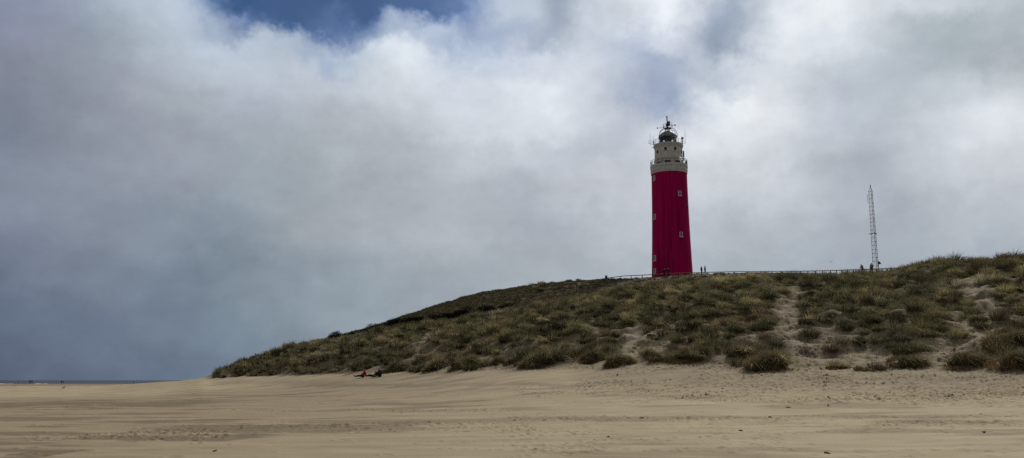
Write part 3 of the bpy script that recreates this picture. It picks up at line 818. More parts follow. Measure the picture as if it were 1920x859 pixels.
MB().lathe([(.01, zl0), (rk, zl0), (rk, zl0 + .5), (rk * .9, zl0 + .6), (rk, zl0 + .95), (rk, zl1 - .35), (rk * .7, zl1 - .1), (.01, zl1 - .08)], 24).build('lamp_lens', M['roof'], tower, True)
re = wm(35.5, 258) / 2
MB().lathe([(re - .25, zl1 - .05), (re, zl1 - .03), (re + .02, zl1 + .10), (re * .94, hz(255.5)), (re * .85, hz(252.5)), (re * .62, hz(249.5)), (re * .36, hz(247)), (.3, hz(246)), (.28, hz(245)), (.01, hz(244.6))], 36).build('dome_roof', M['roof'], tower, True)
# bowed frame above the dome
zp = hz(241)
rp = wm(13, 241) / 2
for k in range(8):
    mb = MB(); a_ = 2 * PI * k / 8 + .3; pts = []
    for q in range(9):
        t = q / 8; rr = re * math.cos(t * PI / 2) * 1.02 + rp * .55 * math.sin(t * PI / 2) ** 2; z = zl1 + .1 + (zp - zl1 - .1) * math.sin(t * PI / 2) ** 1.05
        pts.append((rr * math.cos(a_), rr * math.sin(a_), z))
    mb.path(pts, .055, 5); mb.build('bowed_bar', M['dark_metal'], tower)
mb = MB(); mb.lathe([(.05, zp - .12), (rp, zp - .12), (rp, zp + .08), (.05, zp + .08)], 20); rp2 = wm(17, 239) / 2
ring(mb, rp2, zp + .3, .06, 20)
for k in range(6):
    a_ = 2 * PI * k / 6; mb.bar((rp * .9 * math.cos(a_), rp * .9 * math.sin(a_), zp), (rp2 * math.cos(a_), rp2 * math.sin(a_), zp + .3), .05, seg=4)
ring(mb, rp2, zp + 1.0, .03, 20)
for k in range(8):
    a_ = 2 * PI * k / 8; mb.bar((rp2 * math.cos(a_), rp2 * math.sin(a_), zp + .3), (rp2 * math.cos(a_), rp2 * math.sin(a_), zp + 1.0), .03, seg=4)
mb.build('top_platform', M['dark_metal'], tower)
side = Vector((math.cos(cam_dir + PI / 2), math.sin(cam_dir + PI / 2), 0))      # to the right as seen from the beach
def AX(px, y, off=0): # point offset px to the right of the axis at photo height y
    q = side * wm(px, y); return Vector((q.x, q.y, hz(y)))
# axis x in the photo at height y
def axx(y):
    s, _ = ray(1260.5, 515); X_ = s * TY
    z = hz(y) + TZ; d = TY * cp + (z - EYE) * sp
    return CX + F * X_ / d
mb = MB(); mb.bar((0, 0, zp), AX(-1.0, 219), .17, .12, 8); mb.bar(AX(-1.0, 219), AX(-1.0, 219) + Vector((0, 0, .1)), .2, .2, 8)
mb.build('radar_mast', M['dark_metal'], tower)
mb = MB(); mb.box(AX(2.5, 230), (.55, .6, .55), bevel=.08); mb.bar(AX(-.5, 231), AX(2.5, 230), .09)
mb.box(AX(.8, 233.5), (1.0, .9, .4), bevel=.08)
mb.build('radar_box', M['dark_metal'], tower)
mb = MB()
mb.bar(AX(0, 239), AX(-19, 239.3), .035); mb.box(AX(-19, 239.3), (.25, .3, .22)); mb.bar(AX(-8, 239), AX(-8, 231), .03); mb.bar(AX(-12, 239), AX(-12, 237), .03)
mb.build('signal_arm', M['dark_metal'], tower)
mb = MB()
mb.bar(AX(0, 237), AX(13, 235.5), .035); mb.box(AX(13.5, 235.4), (.35, .3, .2)); mb.bar(AX(8, 237), AX(8, 230), .03); mb.bar(AX(16, 235), AX(13, 235.5), .03)
mb.build('signal_arm', M['dark_metal'], tower)
def whip(px, y0, y1, arm_px, r=.035, extra=None):
    mb = MB(); mb.bar(AX(px, y0), AX(px, y1), r, r * .7, 5); mb.bar(AX(px, y0 - 1), AX(arm_px, y0 - 1), .035, seg=4); mb.bar(AX(px, y0 - 6), AX(arm_px, y0 - 5), .025, seg=4)
    if extra: extra(mb)
    mb.build('antenna', M['mid_metal'], tower)
whip(-33, 271, 248, -26); whip(-27.5, 270, 255, -24, .05); whip(-36, 268, 263, -28, .05)
whip(31.5, 271, 250, 25, .045); 
mb = MB(); mb.bar(AX(26, 272), AX(26, 262), .05); mb.box(AX(26.3, 260.5), (.55, .45, .5), bevel=.1); mb.build('antenna', M['mid_metal'], tower)
mb = MB(); mb.bar(AX(31.5, 252), AX(31.5, 243), .02); mb.build('antenna', M['mid_metal'], tower)
mb = MB(); mb.bar(AX(-17, 272), AX(-17, 263), .05); mb.bar(AX(-17, 263), AX(-17.5, 258), .025); mb.build('antenna', M['mid_metal'], tower)
mb = MB(); mb.bar(AX(-28, 275.5), AX(-32, 276), .05); mb.bar(AX(-27, 274), AX(-28, 275.5), .05); mb.build('bracket_lamp', M['mid_metal'], tower)
mb = MB(); c_ = AX(27.6, 293.5); mb.box(c_, (.28, .28, 2.4)); mb.bar(AX(27.5, 284.5), AX(24, 284.5), .04); mb.bar(AX(27.5, 302), AX(24, 302), .04); mb.build('antenna_panel', M['dark_metal'], tower)
for px in (-31.5, 32): MB().bar(AX(px, 312), AX(px, 301), .05).build('gallery_pole', M['dark_metal'], tower)
MB().box(AX(32, 307), (.3, .5, .9), bevel=.04).build('equipment_box', M['dark_metal'], tower)

# ------------------------------------------------------------------ lattice mast
MY = 165.0
mbase = P(1643, 506, MY); zb = zat(mbase.x, mbase.y) - .2
top = P(1631.5, 348, MY)
Xm = mbase.x
mast = empty('lattice_mast', (Xm, MY, zb), .35, 'slender grey steel lattice mast standing behind the dune ridge right of the lighthouse', 'mast')
Hm = top.z - zb - 1.1; rb0, rt0 = .62, .40
def leg(k, z): 
    a_ = 2 * PI * k / 3; rr = rb0 + (rt0 - rb0) * z / Hm; return Vector((rr * math.cos(a_), rr * math.sin(a_), z))
for k in range(3):
    MB().bar(leg(k, 0), leg(k, Hm), .045, .035, 6).build('mast_leg', M['galv'], mast)
nb = int(Hm / .75); mb = MB()
for q in range(nb):
    z0, z1 = Hm * q / nb, Hm * (q + 1) / nb
    for k in range(3):
        A_, B_ = leg(k, z0), leg((k + 1) % 3, z1)
        if q % 2: A_, B_ = leg((k + 1) % 3, z0), leg(k, z1)
        mb.bar(A_, B_, .022, seg=4); mb.bar(leg(k, z1), leg((k + 1) % 3, z1), .022, seg=4)
mb.build('bracing', M['galv'], mast)
mb = MB()
for k in range(3): mb.bar(leg(k, Hm), (0, 0, Hm + .9), .035, seg=5)
mb.bar((0, 0, Hm + .8), (0, 0, Hm + 1.25), .07, seg=6); mb.build('mast_tip', M['dark_metal'], mast)
zr = P(1637, 438, MY).z - zb; mb = MB()
for k in range(3):
    A_, B_ = leg(k, zr) * 1.0, leg((k + 1) % 3, zr); A_.x *= 1.7; A_.y *= 1.7; B_.x *= 1.7; B_.y *= 1.7; mb.bar(A_, B_, .05); mb.bar(A_, leg(k, zr), .04)
mb.build('guard_ring', M['dark_metal'], mast)
mb = MB(); q = leg(2, Hm - 1.2); mb.bar((q.x * 1.0, q.y, q.z), (-.75, .1, Hm - 1.2), .03); mb.bar((-.75, .1, Hm - 2.4), (-.75, .1, Hm - .6), .03); mb.build('antenna', M['mid_metal'], mast)

# pole with a dark head right of the mast
pp = P(1648, 506, 150); zb = zat(pp.x, pp.y) - .1
pole = empty('pole_lamp', (pp.x, pp.y, zb), 0, 'thin pole with a dark wedge-shaped head just right of the lattice mast', 'pole')
tz = P(1648, 491.5, 150).z - zb
MB().bar((0, 0, 0), (0, 0, tz), .045, .035, 8).build('pole', M['dark_metal'], pole)
mb = MB(); bmv = [mb.bm.verts.new(c) for c in [(-.1, -.14, tz - .35), (.45, -.14, tz - .35), (.12, -.12, tz + .12), (-.1, -.12, tz + .1), (-.1, .14, tz - .35), (.45, .14, tz - .35), (.12, .12, tz + .12), (-.1, .12, tz + .1)]]
for f in [(0, 1, 2, 3), (7, 6, 5, 4), (0, 4, 5, 1), (1, 5, 6, 2), (2, 6, 7, 3), (3, 7, 4, 0)]: mb.bm.faces.new([bmv[k] for k in f])
mb.build('lamp_head', M['dark_metal'], pole)

# ------------------------------------------------------------------ fences
rail = [(1128,523,187),(1148,520.2,185),(1166,517.8,183),(1200,516.2,180),(1222,515,179),(1260,513,178),(1300,511.5,177),(1340,510.3,176),(1372,509.6,175),(1410,509.2,174),(1440,509,172),(1500,508.7,164),(1560,507.3,153),(1600,505.8,143),(1650,504.2,131),(1700,502.5,118),(1718,502,112)]
rp_ = [P(*q) for q in rail]
seg_l = [0]
for a_, b_ in zip(rp_[:-1], rp_[1:]): seg_l.append(seg_l[-1] + (b_ - a_).length)
def rail_at(s):
    k = int(np.clip(np.searchsorted(seg_l, s) - 1, 0, len(rp_) - 2)); t = (s - seg_l[k]) / (seg_l[k + 1] - seg_l[k]); return rp_[k].lerp(rp_[k + 1], t)
f0 = rp_[0]
fence = empty('handrail_fence', (f0.x, f0.y, f0.z - 1.1), 0, 'long wooden handrail fence along the dune ridge, passing in front of the lighthouse', 'fence')
mb = MB(); n = 90; off = Vector(fence.location)
for k in range(n):
    A_, B_ = rail_at(seg_l[-1] * k / n) - off, rail_at(seg_l[-1] * (k + 1) / n) - off
    mb.bar(A_, B_, .075, seg=6)
mb.build('top_rail', M['wood'], fence)
npost = int(seg_l[-1] / 2.6)
for k in range(npost + 1):
    q = rail_at(seg_l[-1] * k / npost); zt_ = min(zat(q.x, q.y) - .15, q.z - 1.0)
    MB().box((q.x - off.x, q.y - off.y, (q.z - .04 + zt_) / 2 - off.z), (.13, .13, q.z - .04 - zt_)).build('post', M['wood'], fence)
# slat fence on the left of it
sf = empty('slat_fence', tuple(P(1098, 528, 186)), 0, 'short bleached fence of upright slats in the grass left of the handrail fence', 'fence')
off = Vector(sf.location)
for k in range(46):
    xi = 1098 + 53 * k / 45 + random.uniform(-.2, .2); yi = np.interp(xi, [1098, 1125, 1151], [526.5, 524, 521.5]); q = P(xi, yi - random.uniform(0, 2.2), 184)
    b0 = min(zat(q.x, q.y) - .1, q.z - .5)
    MB().box((q.x - off.x, q.y - off.y, (q.z + b0) / 2 - off.z), (.055, .02, q.z - b0), Matrix.Rotation(random.gauss(0, .04), 4, 'Y')).build('slat', M['palewood'], sf)
mb = MB(); A_, B_, C_ = P(1098, 529, 184.05) - off, P(1125, 527, 184.05) - off, P(1151, 524.5, 184.05) - off
mb.bar(A_, B_, .015, seg=4); mb.bar(B_, C_, .015, seg=4); mb.build('wire', M['mid_metal'], sf)

# ------------------------------------------------------------------ people
def skin_mesh(name, verts, edges, radii, root=0, sub=1, mat=None, parent=None):
    bm = bmesh.new(); lay = bm.verts.layers.skin.verify()
    vs = [bm.verts.new(v) for v in verts]
    for e_ in edges: bm.edges.new((vs[e_[0]], vs[e_[1]]))
    for k, v in enumerate(vs):
        r_ = radii[k]; v[lay].radius = (r_, r_) if not isinstance(r_, tuple) else r_
        v[lay].use_root = (k == root)
    me = bpy.data.meshes.new(name + '_src'); bm.to_mesh(me); bm.free()
    o = bpy.data.objects.new(name + '_src', me); COL.objects.link(o)
    m1 = o.modifiers.new('s', 'SKIN'); m1.use_smooth_shade = True
    m2 = o.modifiers.new('u', 'SUBSURF'); m2.levels = sub; m2.render_levels = sub
    dg = bpy.context.evaluated_depsgraph_get(); dg.update()
    res = bpy.data.meshes.new_from_object(o.evaluated_get(dg)); res.name = name
    bpy.data.objects.remove(o, do_unlink=True); bpy.data.meshes.remove(me)
    return link_mesh(name, res, mat, parent, True)

def pose(kind):
    """joint positions, the figure faces -Y, feet (or seat) on z=0"""
    J = {}
    if kind == 'stand':
        J = dict(pel=(0, 0, .95), spine=(0, 0, 1.15), chest=(0, 0, 1.35), neck=(0, 0, 1.50), head=(0, -.01, 1.64), top=(0, 0, 1.72),
                 hipL=(.10, 0, .92), hipR=(-.10, 0, .92), kneL=(.11, -.02, .50), kneR=(-.10, -.03, .50), ankL=(.12, .03, .09), ankR=(-.11, .02, .09), toeL=(.13, -.14, .04), toeR=(-.12, -.15, .04),
                 shL=(.19, 0, 1.42), shR=(-.19, 0, 1.42), elL=(.24, .03, 1.14), elR=(-.24, .03, 1.14), wrL=(.22, -.08, .90), wrR=(-.22, -.08, .90))
    elif kind == 'lean':   # looking down, hands forward on a rail
        J = dict(pel=(0, .04, .95), spine=(0, .02, 1.15), chest=(0, -.05, 1.34), neck=(0, -.12, 1.48), head=(0, -.20, 1.58), top=(0, -.23, 1.66),
                 hipL=(.10, .04, .92), hipR=(-.10, .04, .92), kneL=(.11, 0, .50), kneR=(-.10, .03, .50), ankL=(.12, .06, .09), ankR=(-.11, .02, .09), toeL=(.13, -.10, .04), toeR=(-.12, -.15, .04),
                 shL=(.19, -.06, 1.41), shR=(-.19, -.06, 1.41), elL=(.25, -.14, 1.14), elR=(-.25, -.12, 1.14), wrL=(.17, -.33, 1.08), wrR=(-.17, -.33, 1.08))
    elif kind == 'walk':
        J = dict(pel=(0, 0, .93), spine=(0, -.01, 1.13), chest=(0, -.03, 1.33), neck=(0, -.05, 1.48), head=(0, -.08, 1.62), top=(0, -.08, 1.70),
                 hipL=(.10, 0, .90), hipR=(-.10, 0, .90), kneL=(.10, -.16, .50), kneR=(-.10, .02, .48), ankL=(.11, -.26, .10), ankR=(-.10, .30, .14), toeL=(.12, -.43, .06), toeR=(-.11, .17, .04),
                 shL=(.19, -.03, 1.40), shR=(-.19, -.03, 1.40), elL=(.24, .12, 1.14), elR=(-.24, -.10, 1.14), wrL=(.22, .06, .90), wrR=(-.22, -.28, .98))
    elif kind == 'sit':    # sitting on the ground, legs stretched, leaning slightly back on the hands
        J = dict(pel=(0, .05, .13), spine=(0, .10, .33), chest=(0, .13, .53), neck=(0, .10, .68), head=(0, .05, .81), top=(0, .06, .90),
                 hipL=(.10, 0, .12), hipR=(-.10, 0, .12), kneL=(.14, -.42, .20), kneR=(-.12, -.42, .14), ankL=(.16, -.84, .10), ankR=(-.14, -.85, .09), toeL=(.19, -.90, .24), toeR=(-.17, -.91, .23),
                 shL=(.19, .12, .59), shR=(-.19, .12, .59), elL=(.27, .25, .34), elR=(-.26, .02, .36), wrL=(.25, .30, .09), wrR=(-.18, -.22, .26))
    elif kind == 'hug':    # sitting with knees drawn up
        J = dict(pel=(0, .05, .13), spine=(0, .06, .33), chest=(0, .00, .52), neck=(0, -.05, .66), head=(0, -.10, .79), top=(0, -.10, .88),
                 hipL=(.10, 0, .12), hipR=(-.10, 0, .12), kneL=(.13, -.34, .46), kneR=(-.12, -.34, .47), ankL=(.13, -.52, .09), ankR=(-.12, -.54, .09), toeL=(.14, -.69, .04), toeR=(-.13, -.70, .04),
                 shL=(.19, .00, .58), shR=(-.19, .00, .58), elL=(.24, -.16, .38), elR=(-.24, -.16, .39), wrL=(.10, -.39, .33), wrR=(-.10, -.40, .35))
    elif kind == 'recline':
        J = dict(pel=(0, .05, .13), spine=(0, .24, .19), chest=(0, .42, .29), neck=(0, .55, .38), head=(0, .63, .49), top=(0, .67, .57),
                 hipL=(.10, 0, .12), hipR=(-.10, 0, .12), kneL=(.13, -.40, .24), kneR=(-.12, -.42, .13), ankL=(.14, -.80, .09), ankR=(-.13, -.86, .09), toeL=(.16, -.86, .23), toeR=(-.15, -.92, .22),
                 shL=(.19, .44, .33), shR=(-.19, .44, .33), elL=(.26, .62, .08), elR=(-.26, .62, .08), wrL=(.24, .40, .05), wrR=(-.24, .40, .05))
    return {k: Vector(v) for k, v in J.items()}

def human(name, kind, loc, face, label, group, jacket, legs, hairc, height=1.74, hooded=False, coat=0., hair_long=False):
    J = pose(kind); e_ = empty(name, loc, face, label, 'person', group); sc_ = height / 1.74
    e_.scale = (sc_,) * 3
    keys = list(J.keys()); ix = {k: n_ for n_, k in enumerate(keys)}
    rad = dict(pel=.125, spine=.115, chest=.13, neck=.052, head=.088, top=.062, hipL=.085, hipR=.085, kneL=.058, kneR=.058, ankL=.042, ankR=.042, toeL=.034, toeR=.034,
               shL=.058, shR=.058, elL=.042, elR=.042, wrL=.027, wrR=.027)
    ed = [('pel', 'spine'), ('spine', 'chest'), ('chest', 'neck'), ('neck', 'head'), ('head', 'top'), ('pel', 'hipL'), ('pel', 'hipR'), ('hipL', 'kneL'), ('hipR', 'kneR'), ('kneL', 'ankL'), ('kneR', 'ankR'),
          ('ankL', 'toeL'), ('ankR', 'toeR'), ('chest', 'shL'), ('chest', 'shR'), ('shL', 'elL'), ('shR', 'elR'), ('elL', 'wrL'), ('elR', 'wrR')]
    vs = [J[k] for k in keys]; rs = [rad[k] for k in keys]; es = [(ix[a_], ix[b_]) for a_, b_ in ed]
    # nose and ears
    hd = J['head']; vs += [hd + Vector((0, -.115, -.01))]; rs += [.014]; es += [(ix['head'], len(vs) - 1)]
    for s_ in (-1, 1): vs += [hd + Vector((s_ * .098, .0, 0))]; rs += [.016]; es += [(ix['head'], len(vs) - 1)]
    # hands: palm, four fingers, thumb
    for sd in ('L', 'R'):
        w_ = J['wr' + sd]; d = (w_ - J['el' + sd]).normalized(); s_ = 1 if sd == 'L' else -1
        lat = d.cross(Vector((s_, 0, .2))).normalized(); 
        palm = w_ + d * .06; vs.append(palm); rs.append((.034, .018)); pi_ = len(vs) - 1; es.append((ix['wr' + sd], pi_))
        curl = lat.cross(d).normalized() * s_
        for q, (o_, L_) in enumerate([(-.028, .066), (-.010, .076), (.010, .072), (.027, .056)]):
            b0 = palm + d * .038 + lat * o_; vs.append(b0); rs.append(.010); es.append((pi_, len(vs) - 1))
            vs.append(b0 + d * L_ * .55 + curl * .012); rs.append(.009); es.append((len(vs) - 2, len(vs) - 1))
            vs.append(b0 + d * L_ * .9 + curl * .035); rs.append(.007); es.append((len(vs) - 2, len(vs) - 1))
        vs.append(palm - lat * .04 + d * .005); rs.append(.011); es.append((pi_, len(vs) - 1))
        vs.append(palm - lat * .058 + d * .04 + curl * .01); rs.append(.008); es.append((len(vs) - 2, len(vs) - 1))
    skin_mesh('body', vs, es, rs, ix['pel'], 1, M['skin'], e_)
    # jacket
    jk = ['pel', 'spine', 'chest', 'shL', 'elL', 'wrL', 'shR', 'elR', 'wrR']
    jv = [J[k] for k in jk]; jr = [.185 + coat * .3, .175, .18, .095, .074, .055, .095, .074, .055]
    je = [(0, 1), (1, 2), (2, 3), (3, 4), (4, 5), (2, 6), (6, 7), (7, 8)]
    jv[5] = J['elL'].lerp(J['wrL'], .93); jv[8] = J['elR'].lerp(J['wrR'], .93)
    jv.append(J['chest'].lerp(J['neck'], .8)); jr.append(.075); je.append((2, 9))
    if hooded:
        jv += [J['head'] + Vector((0, .02, .0)), J['top'] + Vector((0, .03, 0))]; jr += [.12, .085]; je += [(9, 10), (10, 11)]
    skin_mesh('jacket', jv, je, jr, 0, 1, jacket, e_)
    tv = [J['pel'] - Vector((0, 0, .02)), J['hipL'], J['hipR'], J['kneL'], J['kneR'], J['kneL'].lerp(J['ankL'], .9), J['kneR'].lerp(J['ankR'], .9)]
    skin_mesh('trousers', tv, [(0, 1), (0, 2), (1, 3), (2, 4), (3, 5), (4, 6)], [.135, .105, .105, .075, .075, .062, .062], 0, 1, legs, e_)
    for sd in ('L', 'R'):
        a_, b_ = J['ank' + sd], J['toe' + sd]
        skin_mesh('shoe', [a_, a_.lerp(b_, .5), b_], [(0, 1), (1, 2)], [.056, .05, .045], 0, 1, M['shoe'], e_)
    if not hooded:
        hv = [J['head'] + Vector((0, .035, .02)), J['top'] + Vector((0, .02, .01))]; he = [(0, 1)]; hr = [.093, .07]
        if hair_long: hv.append(J['neck'] + Vector((0, .06, 0))); he.append((0, 2)); hr.append(.06)
        skin_mesh('hair', hv, he, hr, 0, 1, hairc, e_)
    return e_
def cloth(name, c): return paint(name, c, .85, var=.2, scale=12, bump=.3, bscale=40)
M['shoe'] = cloth('dark_shoes', (.03, .028, .026)); M['black'] = cloth('black_cloth', (.012, .012, .015)); M['navy'] = cloth('navy_cloth', (.02, .025, .045))
M['redc'] = cloth('red_jacket', (.30, .022, .045)); M['greyg'] = cloth('grey_green_jacket', (.20, .23, .21)); M['bluegrey'] = cloth('blue_grey_jacket', (.20, .22, .26)); M['teal'] = cloth('dark_teal_jacket', (.02, .035, .04))
M['hair'] = cloth('dark_hair', (.018, .013, .010)); M['hair2'] = cloth('brown_hair', (.06, .035, .02)); M['pinkcap'] = cloth('pale_pink_cap', (.6, .38, .38)); M['lilac'] = cloth('faded_lilac_jacket', (.14, .11, .14))

def stand_at(x, ytop, Ys, h=1.74):
    """depth (within Ys) at which a figure of height h standing on the ground reaches ytop"""
    best = None
    for Y in np.linspace(Ys[0], Ys[1], 120):
        q = P(x, ytop, Y); g_ = zat(q.x, q.y); err = abs(g_ + h - q.z)
        if best is None or err < best[0]: best = (err, Vector((q.x, q.y, g_ - .01)))
    return best[1]
G_r = 'walkers on the path along the dune ridge'
l1 = stand_at(1315, 498, (160, 175), 1.8); human('person', 'stand', l1, .9, 'person in dark clothes, left of the pair standing right beside the lighthouse', G_r, M['black'], M['black'], M['hair'], 1.74)
l2 = stand_at(1321.3, 497.5, (160, 175), 1.8); human('person', 'walk', l2, 1.2, 'person in a dark hooded coat, right of the pair beside the lighthouse', G_r, M['black'], M['black'], M['hair'], 1.76, hooded=True)
l3 = stand_at(1245.5, 501, (163, 175)); human('person', 'stand', l3, -.4, 'bare-headed person in black in front of the red tower base', G_r, M['black'], M['black'], M['hair'], 1.72)
l4 = stand_at(1252.5, 499.5, (163, 175)); human('person', 'stand', l4, .2, 'person with a pale pink cap and dark coat in front of the red tower', G_r, M['black'], M['navy'], M['pinkcap'], 1.74)
l5 = stand_at(1616, 493.5, (121, 136), 1.8); human('person', 'lean', l5, -1.3, 'person in a grey-green jacket with bowed head, farther left of the mast', G_r, M['greyg'], M['navy'], M['hair'], 1.72)
l6 = stand_at(1633.5, 490.5, (116, 132), 1.8); human('person', 'stand', l6, -1.0, 'person in a pale blue-grey jacket right at the foot of the lattice mast', G_r, M['bluegrey'], M['navy'], M['hair'], 1.76)
print([tuple(round(c, 1) for c in l_) for l_ in (l1, l2, l3, l4, l5, l6)])
def sit_at(x, y): 
    p = hit(x, y); return (p[0], p[1], zat(*p) - .01)
s1 = sit_at(681, 708); human('person', 'sit', s1, -1.35, 'person in a red jacket sitting in the sand with legs stretched out to the left', 'people resting at the dune foot', M['redc'], M['black'], M['hair2'], 1.74, hair_long=True)
s2 = sit_at(712, 707); human('person', 'hug', s2, -1.0, 'person in a dark teal jacket sitting hunched in the sand right of the red jacket', 'people resting at the dune foot', M['teal'], M['black'], M['hair'], 1.78)
s3 = sit_at(700, 707.3); human('person', 'recline', s3, -1.2, 'person in black lying back in the sand between the red and the teal jacket', 'people resting at the dune foot', M['black'], M['black'], M['hair2'], 1.7)
s4 = sit_at(417, 709.3); human('person', 'recline', s4, -1.5, 'person in dark clothes reclining alone in the sand at the left tip of the dune', 'people resting at the dune foot', M['black'], M['navy'], M['hair'], 1.76)
def beach(x, y):
    p = hit(x, y); return (p[0], p[1], zat(*p) - .01)
G_b = 'walkers far off at the water edge'
human('person', 'walk', beach(55.6, 719.9), .3, 'left figure of the dark close pair walking at the far shore', G_b, M['black'], M['black'], M['hair'], 1.74)
human('person', 'walk', beach(59.6, 719.9), -.3, 'right figure of the dark close pair walking at the far shore', G_b, M['black'], M['navy'], M['hair'], 1.8)
human('person', 'stand', beach(50.5, 719.5), .8, 'faint figure in lilac-grey just left of the dark close pair on the far shore', G_b, M['lilac'], M['lilac'], M['hair2'], 1.6)
human('person', 'stand', beach(115, 720), 0, 'dark figure standing alone at the far shore above the white dog', G_b, M['black'], M['black'], M['hair'], 1.7)
human('person', 'walk', beach(118.6, 719.8), 1.4, 'slighter figure right behind the dark one above the white dog', G_b, M['navy'], M['navy'], M['hair'], 1.6)

# dog on the beach
dp = beach(119, 730.6)
dog = empty('dog', dp, 1.2, 'small white dog standing on the pale sand far out on the beach', 'dog')
dv = [(0, 0, .40), (0, -.18, .42), (0, -.30, .50), (0, -.40, .58), (0, -.52, .55), (0, .22, .42), (0, .34, .50), (0, .42, .62)]
de = [(0, 1), (1, 2), (2, 3), (3, 4), (0, 5), (5, 6), (6, 7)]; dr = [.11, .13, .075, .08, .035, .10, .025, .015]
for sx_ in (-1, 1):
    n_ = len(dv); dv += [(sx_ * .08, -.20, .28), (sx_ * .085, -.19, .13), (sx_ * .085, -.21, .03)]; dr += [.045, .028, .026]; de += [(1, n_), (n_, n_ + 1), (n_ + 1, n_ + 2)]
    n_ = len(dv); dv += [(sx_ * .08, .18, .26), (sx_ * .085, .30, .16), (sx_ * .085, .26, .03)]; dr += [.055, .028, .026]; de += [(5, n_), (n_, n_ + 1), (n_ + 1, n_ + 2)]
    n_ = len(dv); dv += [(sx_ * .05, -.36, .68)]; dr += [.02]; de += [(3, n_)]
skin_mesh('body', [Vector(v_) for v_ in dv], de, dr, 0, 1, M['fur'], dog)

# gull
bp_ = P(1558, 491, 240)
bird = empty('bird', bp_, .5, 'small dark gull gliding in the sky left of the lattice mast', 'bird')
skin_mesh('body', [Vector(v_) for v_ in [(0, 0, 0), (0, -.16, .02), (0, -.24, .03), (0, .18, 0), (0, .27, .01)]], [(0, 1), (1, 2), (0, 3), (3, 4)], [.065, .045, .015, .035, .012], 0, 1, M['feather'], bird)
for s_ in (-1, 1):
    w_ = [(s_ * .03, -.10, .02), (s_ * .28, -.14, .10), (s_ * .55, -.05, .06), (s_ * .60, .0, .05), (s_ * .30, .02, .09), (s_ * .03, .08, .02)]
    mb = MB(); t_ = [mb.bm.verts.new(c) for c in w_]; b__ = [mb.bm.verts.new((c[0], c[1], c[2] - .012)) for c in w_]
    mb.bm.faces.new(t_); mb.bm.faces.new(b__[::-1])
    for k in range(6): mb.bm.faces.new((t_[k], t_[(k + 1) % 6], b__[(k + 1) % 6], b__[k]))
    mb.build('wing', M['feather'], bird)

# buoys
for (x_, y_, Yb, lab) in [(252, 715.2, 700, 'small dark buoy on the sea near where the dune meets the horizon'), (35, 715, 720, 'small dark buoy on the sea above the breaking wave at left')]:
    q = P(x_, y_, Yb); b_ = empty('buoy', (q.x, q.y, SEA), 0, lab, 'buoy', 'buoys off the beach')
    MB().lathe([(.02, -.5), (.7, -.4), (.85, 0), (.7, .3), (.35, .45), (.02, .5)], 16).build('float', M['buoy'], b_, True)
    MB().lathe([(.3, .42), (.12, 1.3), (.02, 1.32)], 10).build('marker', M['buoy'], b_, True)

# ------------------------------------------------------------------ wrack on the sand
BITS = [(1478,765,.55,'dark lump of seaweed on the open sand below the right half of the trampled band'),(1203,784,.6,'dark lump of seaweed on the open sand, straight below the lighthouse left edge'),(1444,783,.45,None),(1388,808,.4,None),
        (1553,762,.2,None),(1158,704,.5,'dark piece of wrack on the trampled sand below the overhanging marram clump'),(1355,729,.4,None),(403,847,.16,'tiny dark pebble of wrack alone on the smooth sand in the left foreground'),
        (1141,820,.25,None),(1845,812,.35,None),(1550,850,.35,None),]
for q, (x_, y_, w_, lab) in enumerate(BITS):
    w_ *= .24; p = hit(x_, y_); mb = MB()
    for k in range(7):
        mb.ball((random.gauss(0, w_ * .22), random.gauss(0, .05), .02 + random.random() * w_ * .12), (w_ * random.uniform(.1, .25), .04 + random.random() * .04, w_ * random.uniform(.03, .08)), 1)
    for k in range(5):
        a_ = random.random() * PI; mb.bar((random.gauss(0, w_ * .2), 0, .03), (math.cos(a_) * w_ * .6, random.gauss(0, .06), .01 + abs(random.gauss(0, .012))), .012, .006, 4)
    for v_ in mb.bm.verts: v_.co += Vector((random.gauss(0, .008), random.gauss(0, .008), random.gauss(0, .008)))
    o = mb.build('seaweed_clump', M['weed']); o.location = (p[0], p[1], zat(*p) - .01)
    tag(o, lab or 'small dark bit of dried seaweed lying on the open sand', 'seaweed', 'bits of seaweed on the open beach')

# ------------------------------------------------------------------ sky
SUN_AZ, SUN_EL = math.radians(28), math.radians(41)          # sun behind the clouds, ahead and to the right
w = bpy.data.worlds.new('World'); S.world = w; w.use_nodes = True
nt = w.node_tree; nt.nodes.clear()
out = nd(nt, 'ShaderNodeOutputWorld'); bg = nd(nt, 'ShaderNodeBackground'); bg.inputs[1].default_value = .1
nt.links.new(bg.outputs[0], out.inputs[0])
sky = nd(nt, 'ShaderNodeTexSky', sky_type='NISHITA'); sky.sun_disc = False; sky.sun_elevation = SUN_EL; sky.sun_rotation = SUN_AZ
sky.air_density = 1.0; sky.dust_density = .4; sky.ozone_density = 2.0
tc = nd(nt, 'ShaderNodeTexCoord')
def noise(scale, detail, rough=.5, sc=(1, 1, 1)):
    mp = nd(nt, 'ShaderNodeMapping'); mp.inputs['Scale'].default_value = sc; nt.links.new(tc.outputs['Generated'], mp.inputs[0])
    n_ = nd(nt, 'ShaderNodeTexNoise'); n_.inputs['Scale'].default_value = scale; n_.inputs['Detail'].default_value = detail; n_.inputs['Roughness'].default_value = rough
    nt.links.new(mp.outputs[0], n_.inputs['Vector']); return n_
def vm(op, a=None, b=None, s=None):
    n_ = nd(nt, 'ShaderNodeVectorMath', operation=op)
    for k_, q_ in ((0, a), (1, b)):
        if q_ is None: continue
        if isinstance(q_, tuple): n_.inputs[k_].default_value = q_
        else: nt.links.new(q_, n_.inputs[k_])
    if s is not None:
        if isinstance(s, (int, float)): n_.inputs['Scale'].default_value = s
        else: nt.links.new(s, n_.inputs['Scale'])
    return n_.outputs[0]
